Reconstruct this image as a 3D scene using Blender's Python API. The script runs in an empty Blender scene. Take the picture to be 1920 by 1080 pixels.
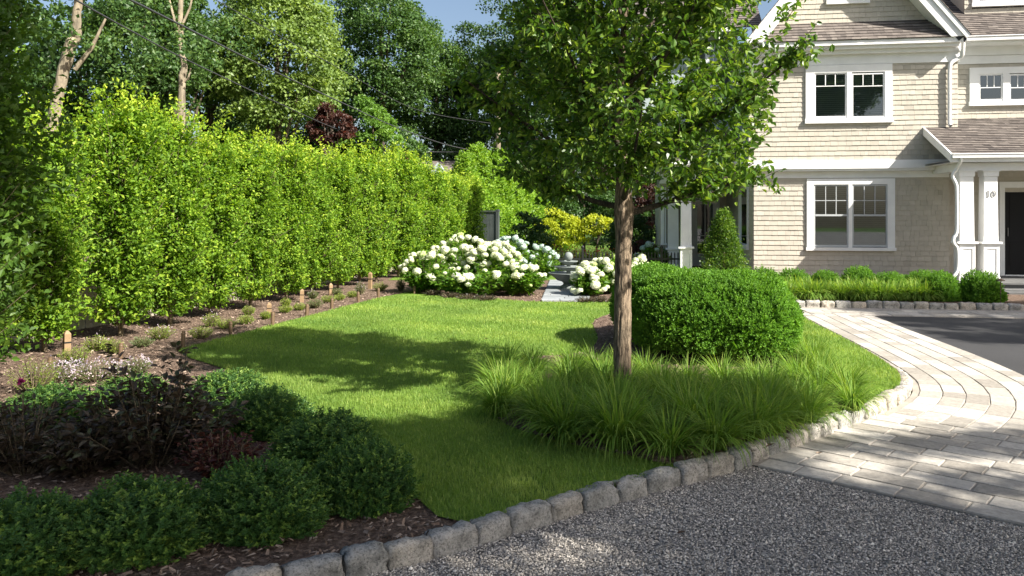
import bpy, math, random
import numpy as np
from mathutils import Vector, Matrix
rad = math.radians
R = np.random.default_rng(11)
random.seed(11)
scene = bpy.context.scene
COL = scene.collection

# ------------------------------------------------------------------ camera, sky, sun, exposure
F = 1493.0; CAMH = 1.7; HY = 400.0
cam_d = bpy.data.cameras.new('camera'); cam = bpy.data.objects.new('camera', cam_d); COL.objects.link(cam)
cam.location = (0, 0, CAMH); cam.rotation_euler = (rad(90), 0, 0)
cam_d.sensor_width = 36; cam_d.lens = F / 1920 * 36; cam_d.shift_y = -(540 - HY) / 1920
cam_d.clip_end = 500; cam_d.clip_start = 0.05
scene.camera = cam
SUNV = Vector((.85, -.62, .90)).normalized()
w = bpy.data.worlds.new('World'); scene.world = w; w.use_nodes = True
nt = w.node_tree; nt.nodes.clear()
sky = nt.nodes.new('ShaderNodeTexSky'); sky.sky_type = 'NISHITA'; sky.sun_disc = False
sky.sun_elevation = math.asin(SUNV.z); sky.sun_rotation = math.atan2(SUNV.x, SUNV.y)
sky.air_density = 1.0; sky.dust_density = 3.0; sky.ozone_density = 1.0
bg = nt.nodes.new('ShaderNodeBackground'); bg.inputs['Strength'].default_value = 0.070
wo = nt.nodes.new('ShaderNodeOutputWorld')
nt.links.new(sky.outputs[0], bg.inputs[0]); nt.links.new(bg.outputs[0], wo.inputs[0])
sd = bpy.data.lights.new('sun', 'SUN'); sd.energy = 5.0; sd.angle = rad(0.53); sd.color = (1, .945, .85)
sun = bpy.data.objects.new('sun', sd); COL.objects.link(sun)
sun.rotation_euler = SUNV.to_track_quat('Z', 'Y').to_euler()
scene.view_settings.view_transform = 'Standard'; scene.view_settings.look = 'None'
scene.view_settings.exposure = 1.32; scene.view_settings.gamma = 1
scene.render.engine = 'CYCLES'
scene.cycles.max_bounces = 6; scene.cycles.diffuse_bounces = 3; scene.cycles.glossy_bounces = 2
scene.cycles.transmission_bounces = 3; scene.cycles.transparent_max_bounces = 6
scene.cycles.use_denoising = True

ZL = .09
def G(px, py, z=0.0):
    Y = F * (CAMH - z) / (py - HY)
    return ((px - 960) / F * Y, Y)
def AT(px, py, Y):
    return ((px - 960) / F * Y, Y, CAMH + (HY - py) / F * Y)

# ------------------------------------------------------------------ materials
def nodes(name):
    m = bpy.data.materials.new(name); m.use_nodes = True
    t = m.node_tree; t.nodes.clear()
    out = t.nodes.new('ShaderNodeOutputMaterial')
    return m, t, out
def N(t, kind, **kw):
    n = t.nodes.new(kind)
    for k, v in kw.items():
        if k in n.inputs: n.inputs[k].default_value = v
        else: setattr(n, k, v)
    return n
def ramp(t, fac, stops):
    r = t.nodes.new('ShaderNodeValToRGB')
    while len(r.color_ramp.elements) < len(stops): r.color_ramp.elements.new(.5)
    for e, (p, c) in zip(r.color_ramp.elements, stops):
        e.position = p; e.color = (*c, 1)
    t.links.new(fac, r.inputs[0]); return r.outputs[0]
def attr(t):
    a = t.nodes.new('ShaderNodeAttribute'); a.attribute_name = 'rnd'; return a.outputs['Fac']
def noise(t, scale, detail=3, rough=.55, vec=None, out='Fac'):
    n = N(t, 'ShaderNodeTexNoise', Scale=scale, Detail=detail, Roughness=rough)
    if vec is None:
        tc = t.nodes.new('ShaderNodeTexCoord'); vec = tc.outputs['Object']
    t.links.new(vec, n.inputs['Vector']); return n.outputs[out]
def mapped(t, scale):
    tc = t.nodes.new('ShaderNodeTexCoord'); mp = t.nodes.new('ShaderNodeMapping'); mp.inputs['Scale'].default_value = scale
    t.links.new(tc.outputs['Object'], mp.inputs[0]); return mp.outputs[0]
def mul(t, a, b, fac=1.0, mode='MULTIPLY'):
    m = t.nodes.new('ShaderNodeMixRGB'); m.blend_type = mode; m.inputs[0].default_value = fac
    for s, i in ((a, 1), (b, 2)):
        if hasattr(s, 'links'): t.links.new(s, m.inputs[i])
        else: m.inputs[i].default_value = (*s, 1)
    return m.outputs[0]
def bump(t, h, strength, dist=.01):
    b = t.nodes.new('ShaderNodeBump'); b.inputs['Strength'].default_value = strength; b.inputs['Distance'].default_value = dist
    t.links.new(h, b.inputs['Height']); return b.outputs[0]
def pbr(t, out, col, rough=.6, spec=.4, nrm=None):
    p = t.nodes.new('ShaderNodeBsdfPrincipled')
    if hasattr(col, 'links'): t.links.new(col, p.inputs['Base Color'])
    else: p.inputs['Base Color'].default_value = (*col, 1)
    p.inputs['Roughness'].default_value = rough; p.inputs['Specular IOR Level'].default_value = spec
    if nrm is not None: t.links.new(nrm, p.inputs['Normal'])
    if out is not None: t.links.new(p.outputs[0], out.inputs[0])
    return p
def leaf_mat(name, c1, c2, c3=None, trans=.45, rough=.45, spec=.35, tcol=None, patch=1.2):
    m, t, out = nodes(name)
    stops = [(0, c1), (.6, c2), (1, c3 or c2)]
    col = ramp(t, attr(t), stops)
    big = ramp(t, noise(t, patch, 2), [(.3, (.78, .82, .8)), (.7, (1.15, 1.12, 1.0))])
    col = mul(t, col, big)
    p = pbr(t, None, col, rough, spec)
    tr = t.nodes.new('ShaderNodeBsdfTranslucent')
    t.links.new(mul(t, col, tcol or (1.5, 1.5, .55)), tr.inputs[0])
    mx = t.nodes.new('ShaderNodeMixShader'); mx.inputs[0].default_value = trans
    t.links.new(p.outputs[0], mx.inputs[1]); t.links.new(tr.outputs[0], mx.inputs[2]); t.links.new(mx.outputs[0], out.inputs[0])
    return m
def paint(name, c, rough=.45, var=.06, spec=.4):
    m, t, out = nodes(name)
    col = ramp(t, noise(t, 3, 4), [(.3, tuple(x * (1 - var) for x in c)), (.7, tuple(min(1, x * (1 + var)) for x in c))])
    pbr(t, out, col, rough, spec, bump(t, noise(t, 60, 2), .08, .002)); return m
def bark(name, c1, c2, sx=14, sz=2.5, strength=.9):
    m, t, out = nodes(name)
    v = mapped(t, (sx, sx, sz))
    n = noise(t, 1.6, 6, .65, v)
    col = ramp(t, n, [(.36, c1), (.62, c2)])
    col = mul(t, col, ramp(t, noise(t, 2.5, 3), [(.3, (.75, .78, .75)), (.7, (1.1, 1.08, 1.0))]))
    pbr(t, out, col, .85, .2, bump(t, n, strength, .03)); return m
M = {}
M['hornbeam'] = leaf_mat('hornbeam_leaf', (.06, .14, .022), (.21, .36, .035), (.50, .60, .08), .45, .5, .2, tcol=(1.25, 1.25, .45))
M['hornbeam_dark'] = leaf_mat('hornbeam_shade_painted_leaf', (.05, .11, .02), (.085, .165, .022), (.16, .25, .035), .4)  # darker copy of the hornbeam leaf, shade painted into the colour
M['arbor'] = leaf_mat('arborvitae_leaf', (.12, .24, .03), (.22, .37, .04), (.36, .48, .08), .4)
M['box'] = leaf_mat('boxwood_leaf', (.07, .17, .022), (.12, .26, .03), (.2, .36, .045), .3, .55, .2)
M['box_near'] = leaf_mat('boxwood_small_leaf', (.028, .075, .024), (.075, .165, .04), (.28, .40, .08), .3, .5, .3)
M['pear'] = leaf_mat('young_tree_leaf', (.05, .115, .02), (.10, .19, .028), (.26, .36, .06), .42, .33, .4)
M['sedge'] = leaf_mat('sedge_blade', (.10, .20, .035), (.17, .295, .045), (.34, .42, .10), .4, .55, .2)
M['grass'] = leaf_mat('lawn_blade', (.12, .22, .045), (.20, .31, .06), (.34, .42, .11), .35, .5, .3, patch=.6)
M['hyd'] = leaf_mat('hydrangea_leaf', (.06, .15, .018), (.10, .22, .025), (.2, .3, .05), .4)
M['red'] = leaf_mat('red_leaf', (.05, .018, .02), (.09, .035, .03), (.16, .07, .04), .3, .4, .4, tcol=(1.6, .7, .5))
M['bronze'] = leaf_mat('bronze_leaf', (.035, .028, .022), (.07, .05, .036), (.06, .085, .04), .3, .35, .5, tcol=(1.3, .9, .5))
M['yellow'] = leaf_mat('yellow_leaf', (.34, .42, .03), (.48, .54, .04), (.60, .62, .08), .45, tcol=(1.2, 1.1, .4))
M['perennial'] = leaf_mat('perennial_leaf', (.16, .24, .05), (.26, .36, .07), (.42, .44, .12), .4)
M['bluegreen'] = leaf_mat('catmint_leaf', (.10, .15, .07), (.16, .21, .09), (.24, .27, .13), .35)
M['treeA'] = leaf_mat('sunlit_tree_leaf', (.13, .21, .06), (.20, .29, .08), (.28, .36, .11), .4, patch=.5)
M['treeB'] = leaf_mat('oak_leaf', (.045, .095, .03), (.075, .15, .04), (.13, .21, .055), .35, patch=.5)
M['treeC'] = leaf_mat('dark_tree_leaf', (.025, .06, .02), (.045, .095, .028), (.09, .15, .04), .3, patch=.5)  # darkest green of the far trees and shrubs
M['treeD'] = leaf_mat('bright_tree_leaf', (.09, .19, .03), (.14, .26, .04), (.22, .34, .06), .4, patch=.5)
M['maple'] = leaf_mat('maple_leaf', (.04, .018, .016), (.07, .032, .026), (.11, .055, .038), .35, tcol=(1.6, .6, .4))
M['bark'] = bark('young_tree_bark', (.05, .036, .028), (.34, .26, .19), 30, 6, 1.0)
M['bark_dark'] = bark('branch_bark', (.035, .028, .022), (.10, .08, .06), 30, 6)
M['bark_pale'] = bark('pale_trunk_bark', (.15, .125, .095), (.36, .30, .225), 5, 1.5)
M['bark_far'] = bark('far_trunk_bark', (.05, .04, .032), (.14, .11, .085), 5, 1.2)
M['stem'] = bark('hedge_stem_bark', (.10, .075, .05), (.24, .19, .13), 25, 5)
M['white'] = paint('white_trim_paint', (.80, .80, .79))
M['grey_sash'] = paint('sash_paint', (.42, .44, .45))
M['wing'] = paint('wing_shade_tint', (.36, .42, .42), .6)  # blue-grey shade of the recessed wing painted into the wall colour
M['black'] = paint('black_metal', (.015, .016, .016), .4)
M['door'] = paint('door_dark', (.012, .012, .013), .55, .1, .15)
M['interior'] = paint('room_interior', (.03, .035, .04), .8)
M['dkfence'] = paint('grey_green_fence_stain', (.075, .09, .085), .7, .2)
M['fence'] = paint('weathered_fence_wood', (.42, .38, .31), .8, .25)
M['stake'] = paint('wooden_stake', (.27, .18, .10), .7, .2)
M['bronze_metal'] = paint('bronze_post_metal', (.13, .085, .05), .45, .15)
M['brick'] = paint('brick', (.42, .17, .10), .8, .2)
M['stone_dark'] = paint('step_stone', (.12, .12, .12), .8, .3)
M['wire'] = paint('cable_black', (.05, .05, .055), .5)
def attr_mat(name, stops, rough=.8, spec=.2, ns=30, bs=.3, bd=.003, var=(.8, 1.12), vscale=6):
    m, t, out = nodes(name)
    col = ramp(t, attr(t), stops)
    col = mul(t, col, ramp(t, noise(t, vscale, 5, .65), [(.3, (var[0],) * 3), (.7, (var[1],) * 3)]))
    pbr(t, out, col, rough, spec, bump(t, noise(t, ns, 4, .6), bs, bd)); return m
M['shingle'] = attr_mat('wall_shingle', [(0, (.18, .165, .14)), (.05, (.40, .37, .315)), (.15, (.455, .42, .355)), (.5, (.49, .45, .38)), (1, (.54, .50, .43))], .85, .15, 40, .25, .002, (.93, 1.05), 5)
M['roof'] = attr_mat('roof_shingle', [(0, (.05, .045, .042)), (.05, (.085, .075, .07)), (.5, (.15, .13, .118)), (1, (.25, .22, .195))], .9, .15, 50, .4, .003, (.8, 1.15), 9)
M['paver'] = attr_mat('granite_paver', [(0, (.29, .265, .23)), (.5, (.40, .37, .325)), (1, (.50, .465, .415))], .8, .25, 70, .7, .004, (.72, 1.14), 30)
M['joint'] = attr_mat('joint_sand', [(0, (.34, .31, .27)), (1, (.34, .31, .27))], .95, .1, 150, .5, .004)
M['bluestone'] = attr_mat('path_stone', [(0, (.22, .24, .25)), (1, (.32, .34, .35))], .8, .3, 60, .3, .003)
M['concrete'] = attr_mat('cast_stone', [(0, (.20, .225, .215)), (1, (.20, .225, .215))], .8, .3, 60, .3, .003, (.82, 1.08), 8)
M['mulchchip'] = attr_mat('mulch_chip', [(0, (.07, .05, .038)), (.6, (.22, .155, .115)), (1, (.46, .36, .28))], .9, .1)
M['pebble'] = attr_mat('gravel_stone', [(0, (.12, .11, .097)), (.3, (.34, .31, .27)), (.65, (.62, .565, .49)), (1, (.92, .86, .77))], .75, .3, 100, .2, .002)
M['floret'] = leaf_mat('hydrangea_floret', (.62, .70, .42), (.80, .82, .66), (.88, .88, .80), .25, .7, .1, tcol=(1, 1, .9))
M['floret_green'] = leaf_mat('young_hydrangea_floret', (.42, .55, .20), (.58, .68, .32), (.70, .76, .45), .25, .7, .1, tcol=(1, 1, .8))
M['floret_shade'] = leaf_mat('shade_blue_floret', (.42, .56, .50), (.56, .68, .64), (.66, .76, .72), .25, .7, .1, tcol=(1, 1, 1))  # bluish shade painted into the white floret colour
M['catflower'] = leaf_mat('lavender_floret', (.42, .34, .48), (.55, .45, .55), (.66, .58, .6), .3, .7, .1, tcol=(1, 1, 1))
M['redflower'] = leaf_mat('red_flower', (.62, .07, .06), (.75, .16, .11), (.8, .3, .2), .3, .6, .1, tcol=(1, .8, .8))
M['magenta'] = leaf_mat('magenta_flower', (.3, .02, .14), (.42, .04, .2), None, .3, .6, .1, tcol=(1, .8, .8))
# granite kerb
m, t, out = nodes('granite_kerb_stone')
spk = ramp(t, noise(t, 75, 5, .8), [(.38, (.42, .42, .42)), (.5, (1, 1, 1)), (.68, (1.22, 1.2, 1.16))])
base = ramp(t, attr(t), [(0, (.30, .30, .285)), (.5, (.42, .40, .37)), (1, (.52, .46, .38))])
stain = ramp(t, noise(t, 11, 5, .65), [(.33, (.48, .48, .46)), (.5, (.92, .92, .9)), (.66, (1.15, 1.13, 1.1))])
pbr(t, out, mul(t, mul(t, base, spk), stain), .85, .2, bump(t, noise(t, 38, 8, .7), 1.0, .012)); M['granite'] = m
# lawn soil under the blades
m, t, out = nodes('lawn_turf')
tc = mapped(t, (1, 1, 1))
st = t.nodes.new('ShaderNodeTexWave'); st.inputs['Scale'].default_value = .42; st.inputs['Distortion'].default_value = .7; st.inputs['Detail'].default_value = 1
mp = t.nodes.new('ShaderNodeMapping'); mp.inputs['Rotation'].default_value = (0, 0, rad(20)); t.links.new(tc, mp.inputs[0]); t.links.new(mp.outputs[0], st.inputs[0])
c = ramp(t, noise(t, 1.1, 5, .6), [(.3, (.12, .20, .035)), (.7, (.18, .29, .05))])
c = mul(t, c, ramp(t, st.outputs['Fac'], [(0, (.88, .9, .9)), (1, (1.1, 1.08, 1.05))]))
c = mul(t, c, ramp(t, noise(t, 70, 3, .7), [(.3, (.6, .62, .6)), (.7, (1.25, 1.2, 1.2))]))
pbr(t, out, c, .9, .1, bump(t, noise(t, 120, 4, .7), .8, .02)); M['turf'] = m
m, t, out = nodes('far_ground')
c = ramp(t, noise(t, .25, 5, .6), [(.35, (.035, .06, .018)), (.6, (.10, .17, .03))])
pbr(t, out, c, .95, .05, bump(t, noise(t, 20, 4), .5, .05)); M['ground'] = m
m, t, out = nodes('mulch')
c = ramp(t, noise(t, 28, 6, .72), [(.3, (.045, .032, .025)), (.5, (.15, .105, .08)), (.7, (.32, .24, .185))])
pbr(t, out, c, .95, .08, bump(t, noise(t, 35, 6, .7), 1, .03)); M['mulch'] = m
m, t, out = nodes('gravel_bed')
vo = N(t, 'ShaderNodeTexVoronoi', Scale=85.0); t.links.new(mapped(t, (1, 1, 1)), vo.inputs['Vector'])
c = ramp(t, vo.outputs['Color'], [(.1, (.05, .048, .047)), (.5, (.16, .15, .142)), (.9, (.40, .37, .34))])
pbr(t, out, c, .85, .2, bump(t, vo.outputs['Distance'], -1, .01)); M['gravel'] = m
m, t, out = nodes('asphalt')
c = ramp(t, noise(t, 150, 3, .7), [(.35, (.030, .030, .032)), (.65, (.068, .068, .070))])
c = mul(t, c, ramp(t, noise(t, .8, 4), [(.3, (.85, .85, .85)), (.7, (1.1, 1.1, 1.1))]))
pbr(t, out, c, .85, .25, bump(t, noise(t, 200, 2), .4, .004)); M['asphalt'] = m
# glass
m, t, out = nodes('window_glass')
gl = t.nodes.new('ShaderNodeBsdfGlossy'); gl.inputs['Roughness'].default_value = .02; gl.inputs[0].default_value = (.9, .95, 1, 1)
tr = t.nodes.new('ShaderNodeBsdfTransparent'); tr.inputs[0].default_value = (.62, .68, .68, 1)
mx = t.nodes.new('ShaderNodeMixShader'); fr = t.nodes.new('ShaderNodeFresnel'); fr.inputs[0].default_value = 2.2
t.links.new(fr.outputs[0], mx.inputs[0]); t.links.new(tr.outputs[0], mx.inputs[1]); t.links.new(gl.outputs[0], mx.inputs[2]); t.links.new(mx.outputs[0], out.inputs[0]); M['glass'] = m
M['blind'] = paint('blind_slat', (.50, .56, .54), .6)

# ------------------------------------------------------------------ mesh helpers
def build(name, chunks, mat, parent=None, smooth=False, loc=None):
    V = []; LI = []; LS = []; RN = []; SM = []; off = 0; lo = 0
    for ch in chunks:
        v, f = ch[0], ch[1]
        r = ch[2] if len(ch) > 2 else .5
        v = np.asarray(v, float).reshape(-1, 3); f = np.asarray(f, int)
        k, n = f.shape
        V.append(v); LI.append((f + off).ravel()); LS.append(lo + np.arange(k) * n)
        RN.append(np.broadcast_to(np.asarray(r, float), (k,)))
        SM.append(np.full(k, smooth if len(ch) < 4 else ch[3]))
        off += len(v); lo += k * n
    V = np.concatenate(V); LI = np.concatenate(LI); LS = np.concatenate(LS); RN = np.concatenate(RN); SM = np.concatenate(SM)
    me = bpy.data.meshes.new(name)
    me.vertices.add(len(V)); me.vertices.foreach_set('co', V.ravel().astype(np.float32))
    me.loops.add(len(LI)); me.loops.foreach_set('vertex_index', LI.astype(np.int32))
    me.polygons.add(len(LS)); me.polygons.foreach_set('loop_start', LS.astype(np.int32))
    a = me.attributes.new('rnd', 'FLOAT', 'FACE'); a.data.foreach_set('value', RN.astype(np.float32))
    me.polygons.foreach_set('use_smooth', SM)
    me.update(calc_edges=True); me.validate()
    me.materials.append(M[mat] if isinstance(mat, str) else mat)
    o = bpy.data.objects.new(name, me); COL.objects.link(o)
    if loc is not None: o.location = loc
    if parent is not None: o.parent = parent
    return o
def tag(o, label=None, cat=None, group=None, kind=None):
    if label: o['label'] = label
    if cat: o['category'] = cat
    if group: o['group'] = group
    if kind: o['kind'] = kind
    return o
def thing(name, label, cat, loc=(0, 0, 0), rz=0, group=None):
    o = bpy.data.objects.new(name, None); COL.objects.link(o); o.location = loc; o.rotation_euler = (0, 0, rz)
    o.empty_display_size = .1
    return tag(o, label, cat, group)
def kids(o): return KIDS.get(o.name, [])
KIDS = {}
def copy_tree(o, loc, rz=0, scale=None, label=None):
    kid = [c for c in bpy.data.objects if c.parent == o]
    c = o.copy(); COL.objects.link(c); c.location = loc; c.rotation_euler = (0, 0, rz)
    if scale is not None: c.scale = scale
    if label: c['label'] = label
    for k in kid:
        g = [x for x in bpy.data.objects if x.parent == k]
        kc = k.copy(); COL.objects.link(kc); kc.parent = c
        for x in g:
            xc = x.copy(); COL.objects.link(xc); xc.parent = kc
    return c
BOXF = np.array([[0, 3, 2, 1], [4, 5, 6, 7], [0, 1, 5, 4], [1, 2, 6, 5], [2, 3, 7, 6], [3, 0, 4, 7]])
def box(x0, x1, y0, y1, z0, z1, r=.5):
    v = [(x0, y0, z0), (x1, y0, z0), (x1, y1, z0), (x0, y1, z0), (x0, y0, z1), (x1, y0, z1), (x1, y1, z1), (x0, y1, z1)]
    return (v, BOXF, r)
def taper(cx, cy, z0, z1, a0, a1, b0=None, b1=None):
    b0 = a0 if b0 is None else b0; b1 = a1 if b1 is None else b1
    v = [(cx - a0, cy - b0, z0), (cx + a0, cy - b0, z0), (cx + a0, cy + b0, z0), (cx - a0, cy + b0, z0),
         (cx - a1, cy - b1, z1), (cx + a1, cy - b1, z1), (cx + a1, cy + b1, z1), (cx - a1, cy + b1, z1)]
    return (v, BOXF, .5)
def prism(poly, z0, z1, r=.5):
    n = len(poly); v = [(x, y, z0) for x, y in poly] + [(x, y, z1) for x, y in poly]
    out = [(v, [[i, (i + 1) % n, (i + 1) % n + n, i + n] for i in range(n)], r)]
    out.append(([(x, y, z1) for x, y in poly], [list(range(n))], r)); return out
def extr(pts, d):
    """closed polygon pts (3D, list) extruded by vector d"""
    p = np.array(pts, float); n = len(p); v = np.vstack([p, p + np.array(d, float)])
    return [(v, [[i, (i + 1) % n, (i + 1) % n + n, i + n] for i in range(n)], .5), (p, [list(range(n))[::-1]], .5), (p + np.array(d, float), [list(range(n))], .5)]
def tube(pts, radii, ns=8, r=.5):
    p = np.array(pts, float); k = len(p); rr = np.broadcast_to(np.asarray(radii, float), (k,))
    tg = np.gradient(p, axis=0); tg /= np.linalg.norm(tg, axis=1)[:, None] + 1e-9
    up = np.array([0, 0, 1.]) if abs(tg[0][2]) < .9 else np.array([1., 0, 0])
    a = np.cross(tg, up); a /= np.linalg.norm(a, axis=1)[:, None] + 1e-9
    b = np.cross(tg, a)
    th = np.linspace(0, 2 * np.pi, ns, endpoint=False)
    v = p[:, None] + rr[:, None, None] * (np.cos(th)[None, :, None] * a[:, None] + np.sin(th)[None, :, None] * b[:, None])
    f = [[i * ns + j, i * ns + (j + 1) % ns, (i + 1) * ns + (j + 1) % ns, (i + 1) * ns + j] for i in range(k - 1) for j in range(ns)]
    return (v.reshape(-1, 3), f, r, True)
def lathe(prof, n=32, c=(0, 0)):
    th = np.linspace(0, 2 * np.pi, n, endpoint=False)
    v = [(c[0] + r * math.cos(a), c[1] + r * math.sin(a), z) for r, z in prof for a in th]
    f = [[i * n + j, i * n + (j + 1) % n, (i + 1) * n + (j + 1) % n, (i + 1) * n + j] for i in range(len(prof) - 1) for j in range(n)]
    return (v, f, .5, True)
def unit(v): return v / (np.linalg.norm(v, axis=-1, keepdims=True) + 1e-9)
LEAF2 = (np.array([[0, 0, 0], [.5, .45, .14], [0, 1, -.08], [-.5, .45, .14]]), np.array([[0, 1, 2], [0, 2, 3]]))
LEAF4 = (np.array([[0, 0, 0], [.42, .3, .12], [.36, .68, .08], [0, 1.05, -.12], [-.36, .68, .08], [-.42, .3, .12]]), np.array([[0, 1, 2, 3], [0, 3, 4, 5]]))
QUAD = (np.array([[-.5, 0, 0], [.5, .1, .05], [.45, 1, 0], [-.4, .9, .1]]), np.array([[0, 1, 2, 3]]))
def leaves(P, D, Nn, L, Wd, rnd=None, tmpl=LEAF2):
    """leaf quads at P, tip direction D, surface normal about Nn, length L, width Wd"""
    P = np.asarray(P, float); n = len(P)
    D = unit(np.asarray(D, float)); X = unit(np.cross(D, Nn)); Z = np.cross(X, D)
    L = np.broadcast_to(L, (n,)); Wd = np.broadcast_to(Wd, (n,))
    t, f = tmpl
    V = P[:, None] + (t[:, 0][None, :, None] * X[:, None]) * Wd[:, None, None] + (t[:, 1][None, :, None] * D[:, None]) * L[:, None, None] + (t[:, 2][None, :, None] * Z[:, None]) * L[:, None, None]
    Fx = f[None] + (np.arange(n) * len(t))[:, None, None]
    if rnd is None: rnd = R.random(n)
    return (V.reshape(-1, 3), Fx.reshape(-1, f.shape[1]), np.repeat(rnd, len(f)))
def rdir(n): return unit(R.normal(size=(n, 3)))
def inside(poly, x, y):
    x = np.asarray(x); y = np.asarray(y); c = np.zeros(x.shape, bool); n = len(poly); j = n - 1
    for i in range(n):
        xi, yi = poly[i]; xj, yj = poly[j]
        c ^= ((yi > y) != (yj > y)) & (x < (xj - xi) * (y - yi) / (yj - yi + 1e-12) + xi); j = i
    return c
def smooth_line(pts, per=8):
    p = np.array(pts, float); out = []
    for i in range(len(p) - 1):
        p0 = p[max(i - 1, 0)]; p1 = p[i]; p2 = p[i + 1]; p3 = p[min(i + 2, len(p) - 1)]
        for s in np.linspace(0, 1, per, endpoint=False):
            out.append(.5 * ((2 * p1) + (-p0 + p2) * s + (2 * p0 - 5 * p1 + 4 * p2 - p3) * s * s + (-p0 + 3 * p1 - 3 * p2 + p3) * s ** 3))
    out.append(p[-1]); return np.array(out)
def resample(line, step):
    d = np.r_[0, np.cumsum(np.linalg.norm(np.diff(line, axis=0), axis=1))]
    s = np.arange(0, d[-1], step)
    return np.stack([np.interp(s, d, line[:, k]) for k in range(line.shape[1])], 1)
def vnoise(x, y, seed=0):
    """smooth 2D value noise in 0..1"""
    x = np.asarray(x, float); y = np.asarray(y, float)
    xi = np.floor(x).astype(int); yi = np.floor(y).astype(int); fx = x - xi; fy = y - yi
    fx = fx * fx * (3 - 2 * fx); fy = fy * fy * (3 - 2 * fy)
    def h(a, b):
        n = (a * 374761393 + b * 668265263 + seed * 974711) & 0x7fffffff
        n = ((n ^ (n >> 13)) * 1274126177) & 0x7fffffff
        return ((n ^ (n >> 16)) & 0xffff) / 65535.
    return (h(xi, yi) * (1 - fx) + h(xi + 1, yi) * fx) * (1 - fy) + (h(xi, yi + 1) * (1 - fx) + h(xi + 1, yi + 1) * fx) * fy

# ------------------------------------------------------------------ setting: ground sheets
tag(build('ground', [([(-150, -60, -.02), (150, -60, -.02), (150, 200, -.02), (-150, 200, -.02)], [[0, 1, 2, 3]])], 'ground'), kind='structure')
C0 = smooth_line([(-3.2, 2.1), (-2.0, 2.95), (-1.3, 3.38), (-.44, 3.87), (.13, 4.30), (.73, 4.74), (1.52, 5.28), (2.72, 6.34), (3.3, 6.9), (3.72, 7.42), (4.0, 8.0), (4.17, 8.7), (4.30, 9.5), (4.42, 10.5), (4.55, 11.7), (4.7, 12.9), (4.85, 14.3)], 6)
left_c = [tuple(p) for p in C0]
# earth under beds and lawn, raised behind the kerb
isl_nrm = unit(np.gradient(C0, axis=0)); C0in = C0 + np.stack([-isl_nrm[:, 1], isl_nrm[:, 0]], 1) * .075
island = [tuple(p) for p in C0in] + [(4.85, 14.45), (9.5, 13.83), (16, 13), (16, 30), (-16, 30), (-16, 2.1)]
tag(build('garden_soil', prism(island, -.01, .075), 'mulch'), kind='structure')
e_left = [G(330, 655, ZL), G(430, 630, ZL), G(576, 592, ZL), G(720, 556, ZL), G(795, 544, ZL)]
e_top = [G(850, 553, ZL), G(930, 560, ZL), G(1005, 565, ZL), G(1160, 565, ZL), (2.6, 15), (4.0, 15.2), (4.75, 14.3)]
kerb_in = [(x - .10, y + .03) for x, y in left_c if y > 5.0][::-1]
near = [(1.62, 5.42), (1.35, 5.2), (.98, 4.95), (.62, 4.72), (.05, 4.32), (-.2, 4.14), (-.40, 4.25), (-.58, 4.6), (-.86, 5.2), (-1.22, 6.05), (-1.95, 6.8), (-2.6, 7.55), (-3.0, 8.3)]
lawn_poly = [tuple(p) for p in smooth_line(e_left + e_top, 4)] + kerb_in + near + [(-3.6, 8.9)]
tag(build('lawn', [([(x, y, .085) for x, y in lawn_poly], [list(range(len(lawn_poly)))])], 'turf'), kind='structure')
bed_poly = [(-.18, 6.75), (-.1, 6.2), (.1, 5.85), (.4, 5.55), (.75, 5.3), (1.1, 5.08), (1.6, 5.35), (2.0, 5.72), (2.66, 6.36), (2.98, 6.75), (3.12, 7.2), (3.22, 7.9), (3.4, 8.8), (3.6, 10), (3.75, 11), (3.85, 12.3), (3.2, 13.2), (2.0, 13.2), (1.25, 12), (1.1, 10.2), (.8, 9.2), (.2, 8.9), (-.2, 8.3), (-.25, 7.5)]
bed_poly = [tuple(p) for p in smooth_line(bed_poly + [bed_poly[0]], 4)[:-1]]
tag(build('tree_bed', [([(x, y, .095) for x, y in bed_poly], [list(range(len(bed_poly)))])], 'mulch'), kind='structure')
# gravel drive
tag(build('gravel_drive', [([(-30, -40, .0), (30, -40, .0), (14, 6.6, .0), (-14, 6.6, .0)], [[0, 1, 2, 3]])], 'gravel'), kind='structure')
# paving
BO = np.array([1.60, 5.36]); BD = unit(np.array([.745, -.667])); BN = np.array([.667, .745])
def bp(a, b): p = BO + BD * a + BN * b; return (p[0], p[1])
ZONE = 1.95
band = smooth_line([p for p in C0[48:]], 1)
bl = resample(C0[44:], .05)
tang = unit(np.gradient(bl, axis=0)); nrm = np.stack([tang[:, 1], -tang[:, 0]], 1)
RW = .192; NR = 6
outer = bl + nrm * (RW * NR + .06)
sheet = [(bl[0][0], bl[0][1])]
kk = [k for k in range(len(bl)) if (bl[k] - BO) @ BN > -.1]
bv = [(*bl[k], .008) for k in kk] + [(*outer[k], .008) for k in kk]; nk = len(kk)
bed = [(bv, [[k, k + nk, k + 1 + nk, k + 1] for k in range(nk - 1)])]
bed.append(([(*bp(-.25, 0), .011), (*bp(12, 0), .011), (*bp(12, ZONE + .02), .011), (*bp(-.2, ZONE + .02), .011)], [[0, 1, 2, 3]]))
bed.append(([(4.8, 13.25, .010), (20, 11.1, .010), (20, 12.35, .010), (4.8, 14.5, .010)], [[0, 1, 2, 3]]))
tag(build('paving_bed', bed, 'joint'), kind='structure')
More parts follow.
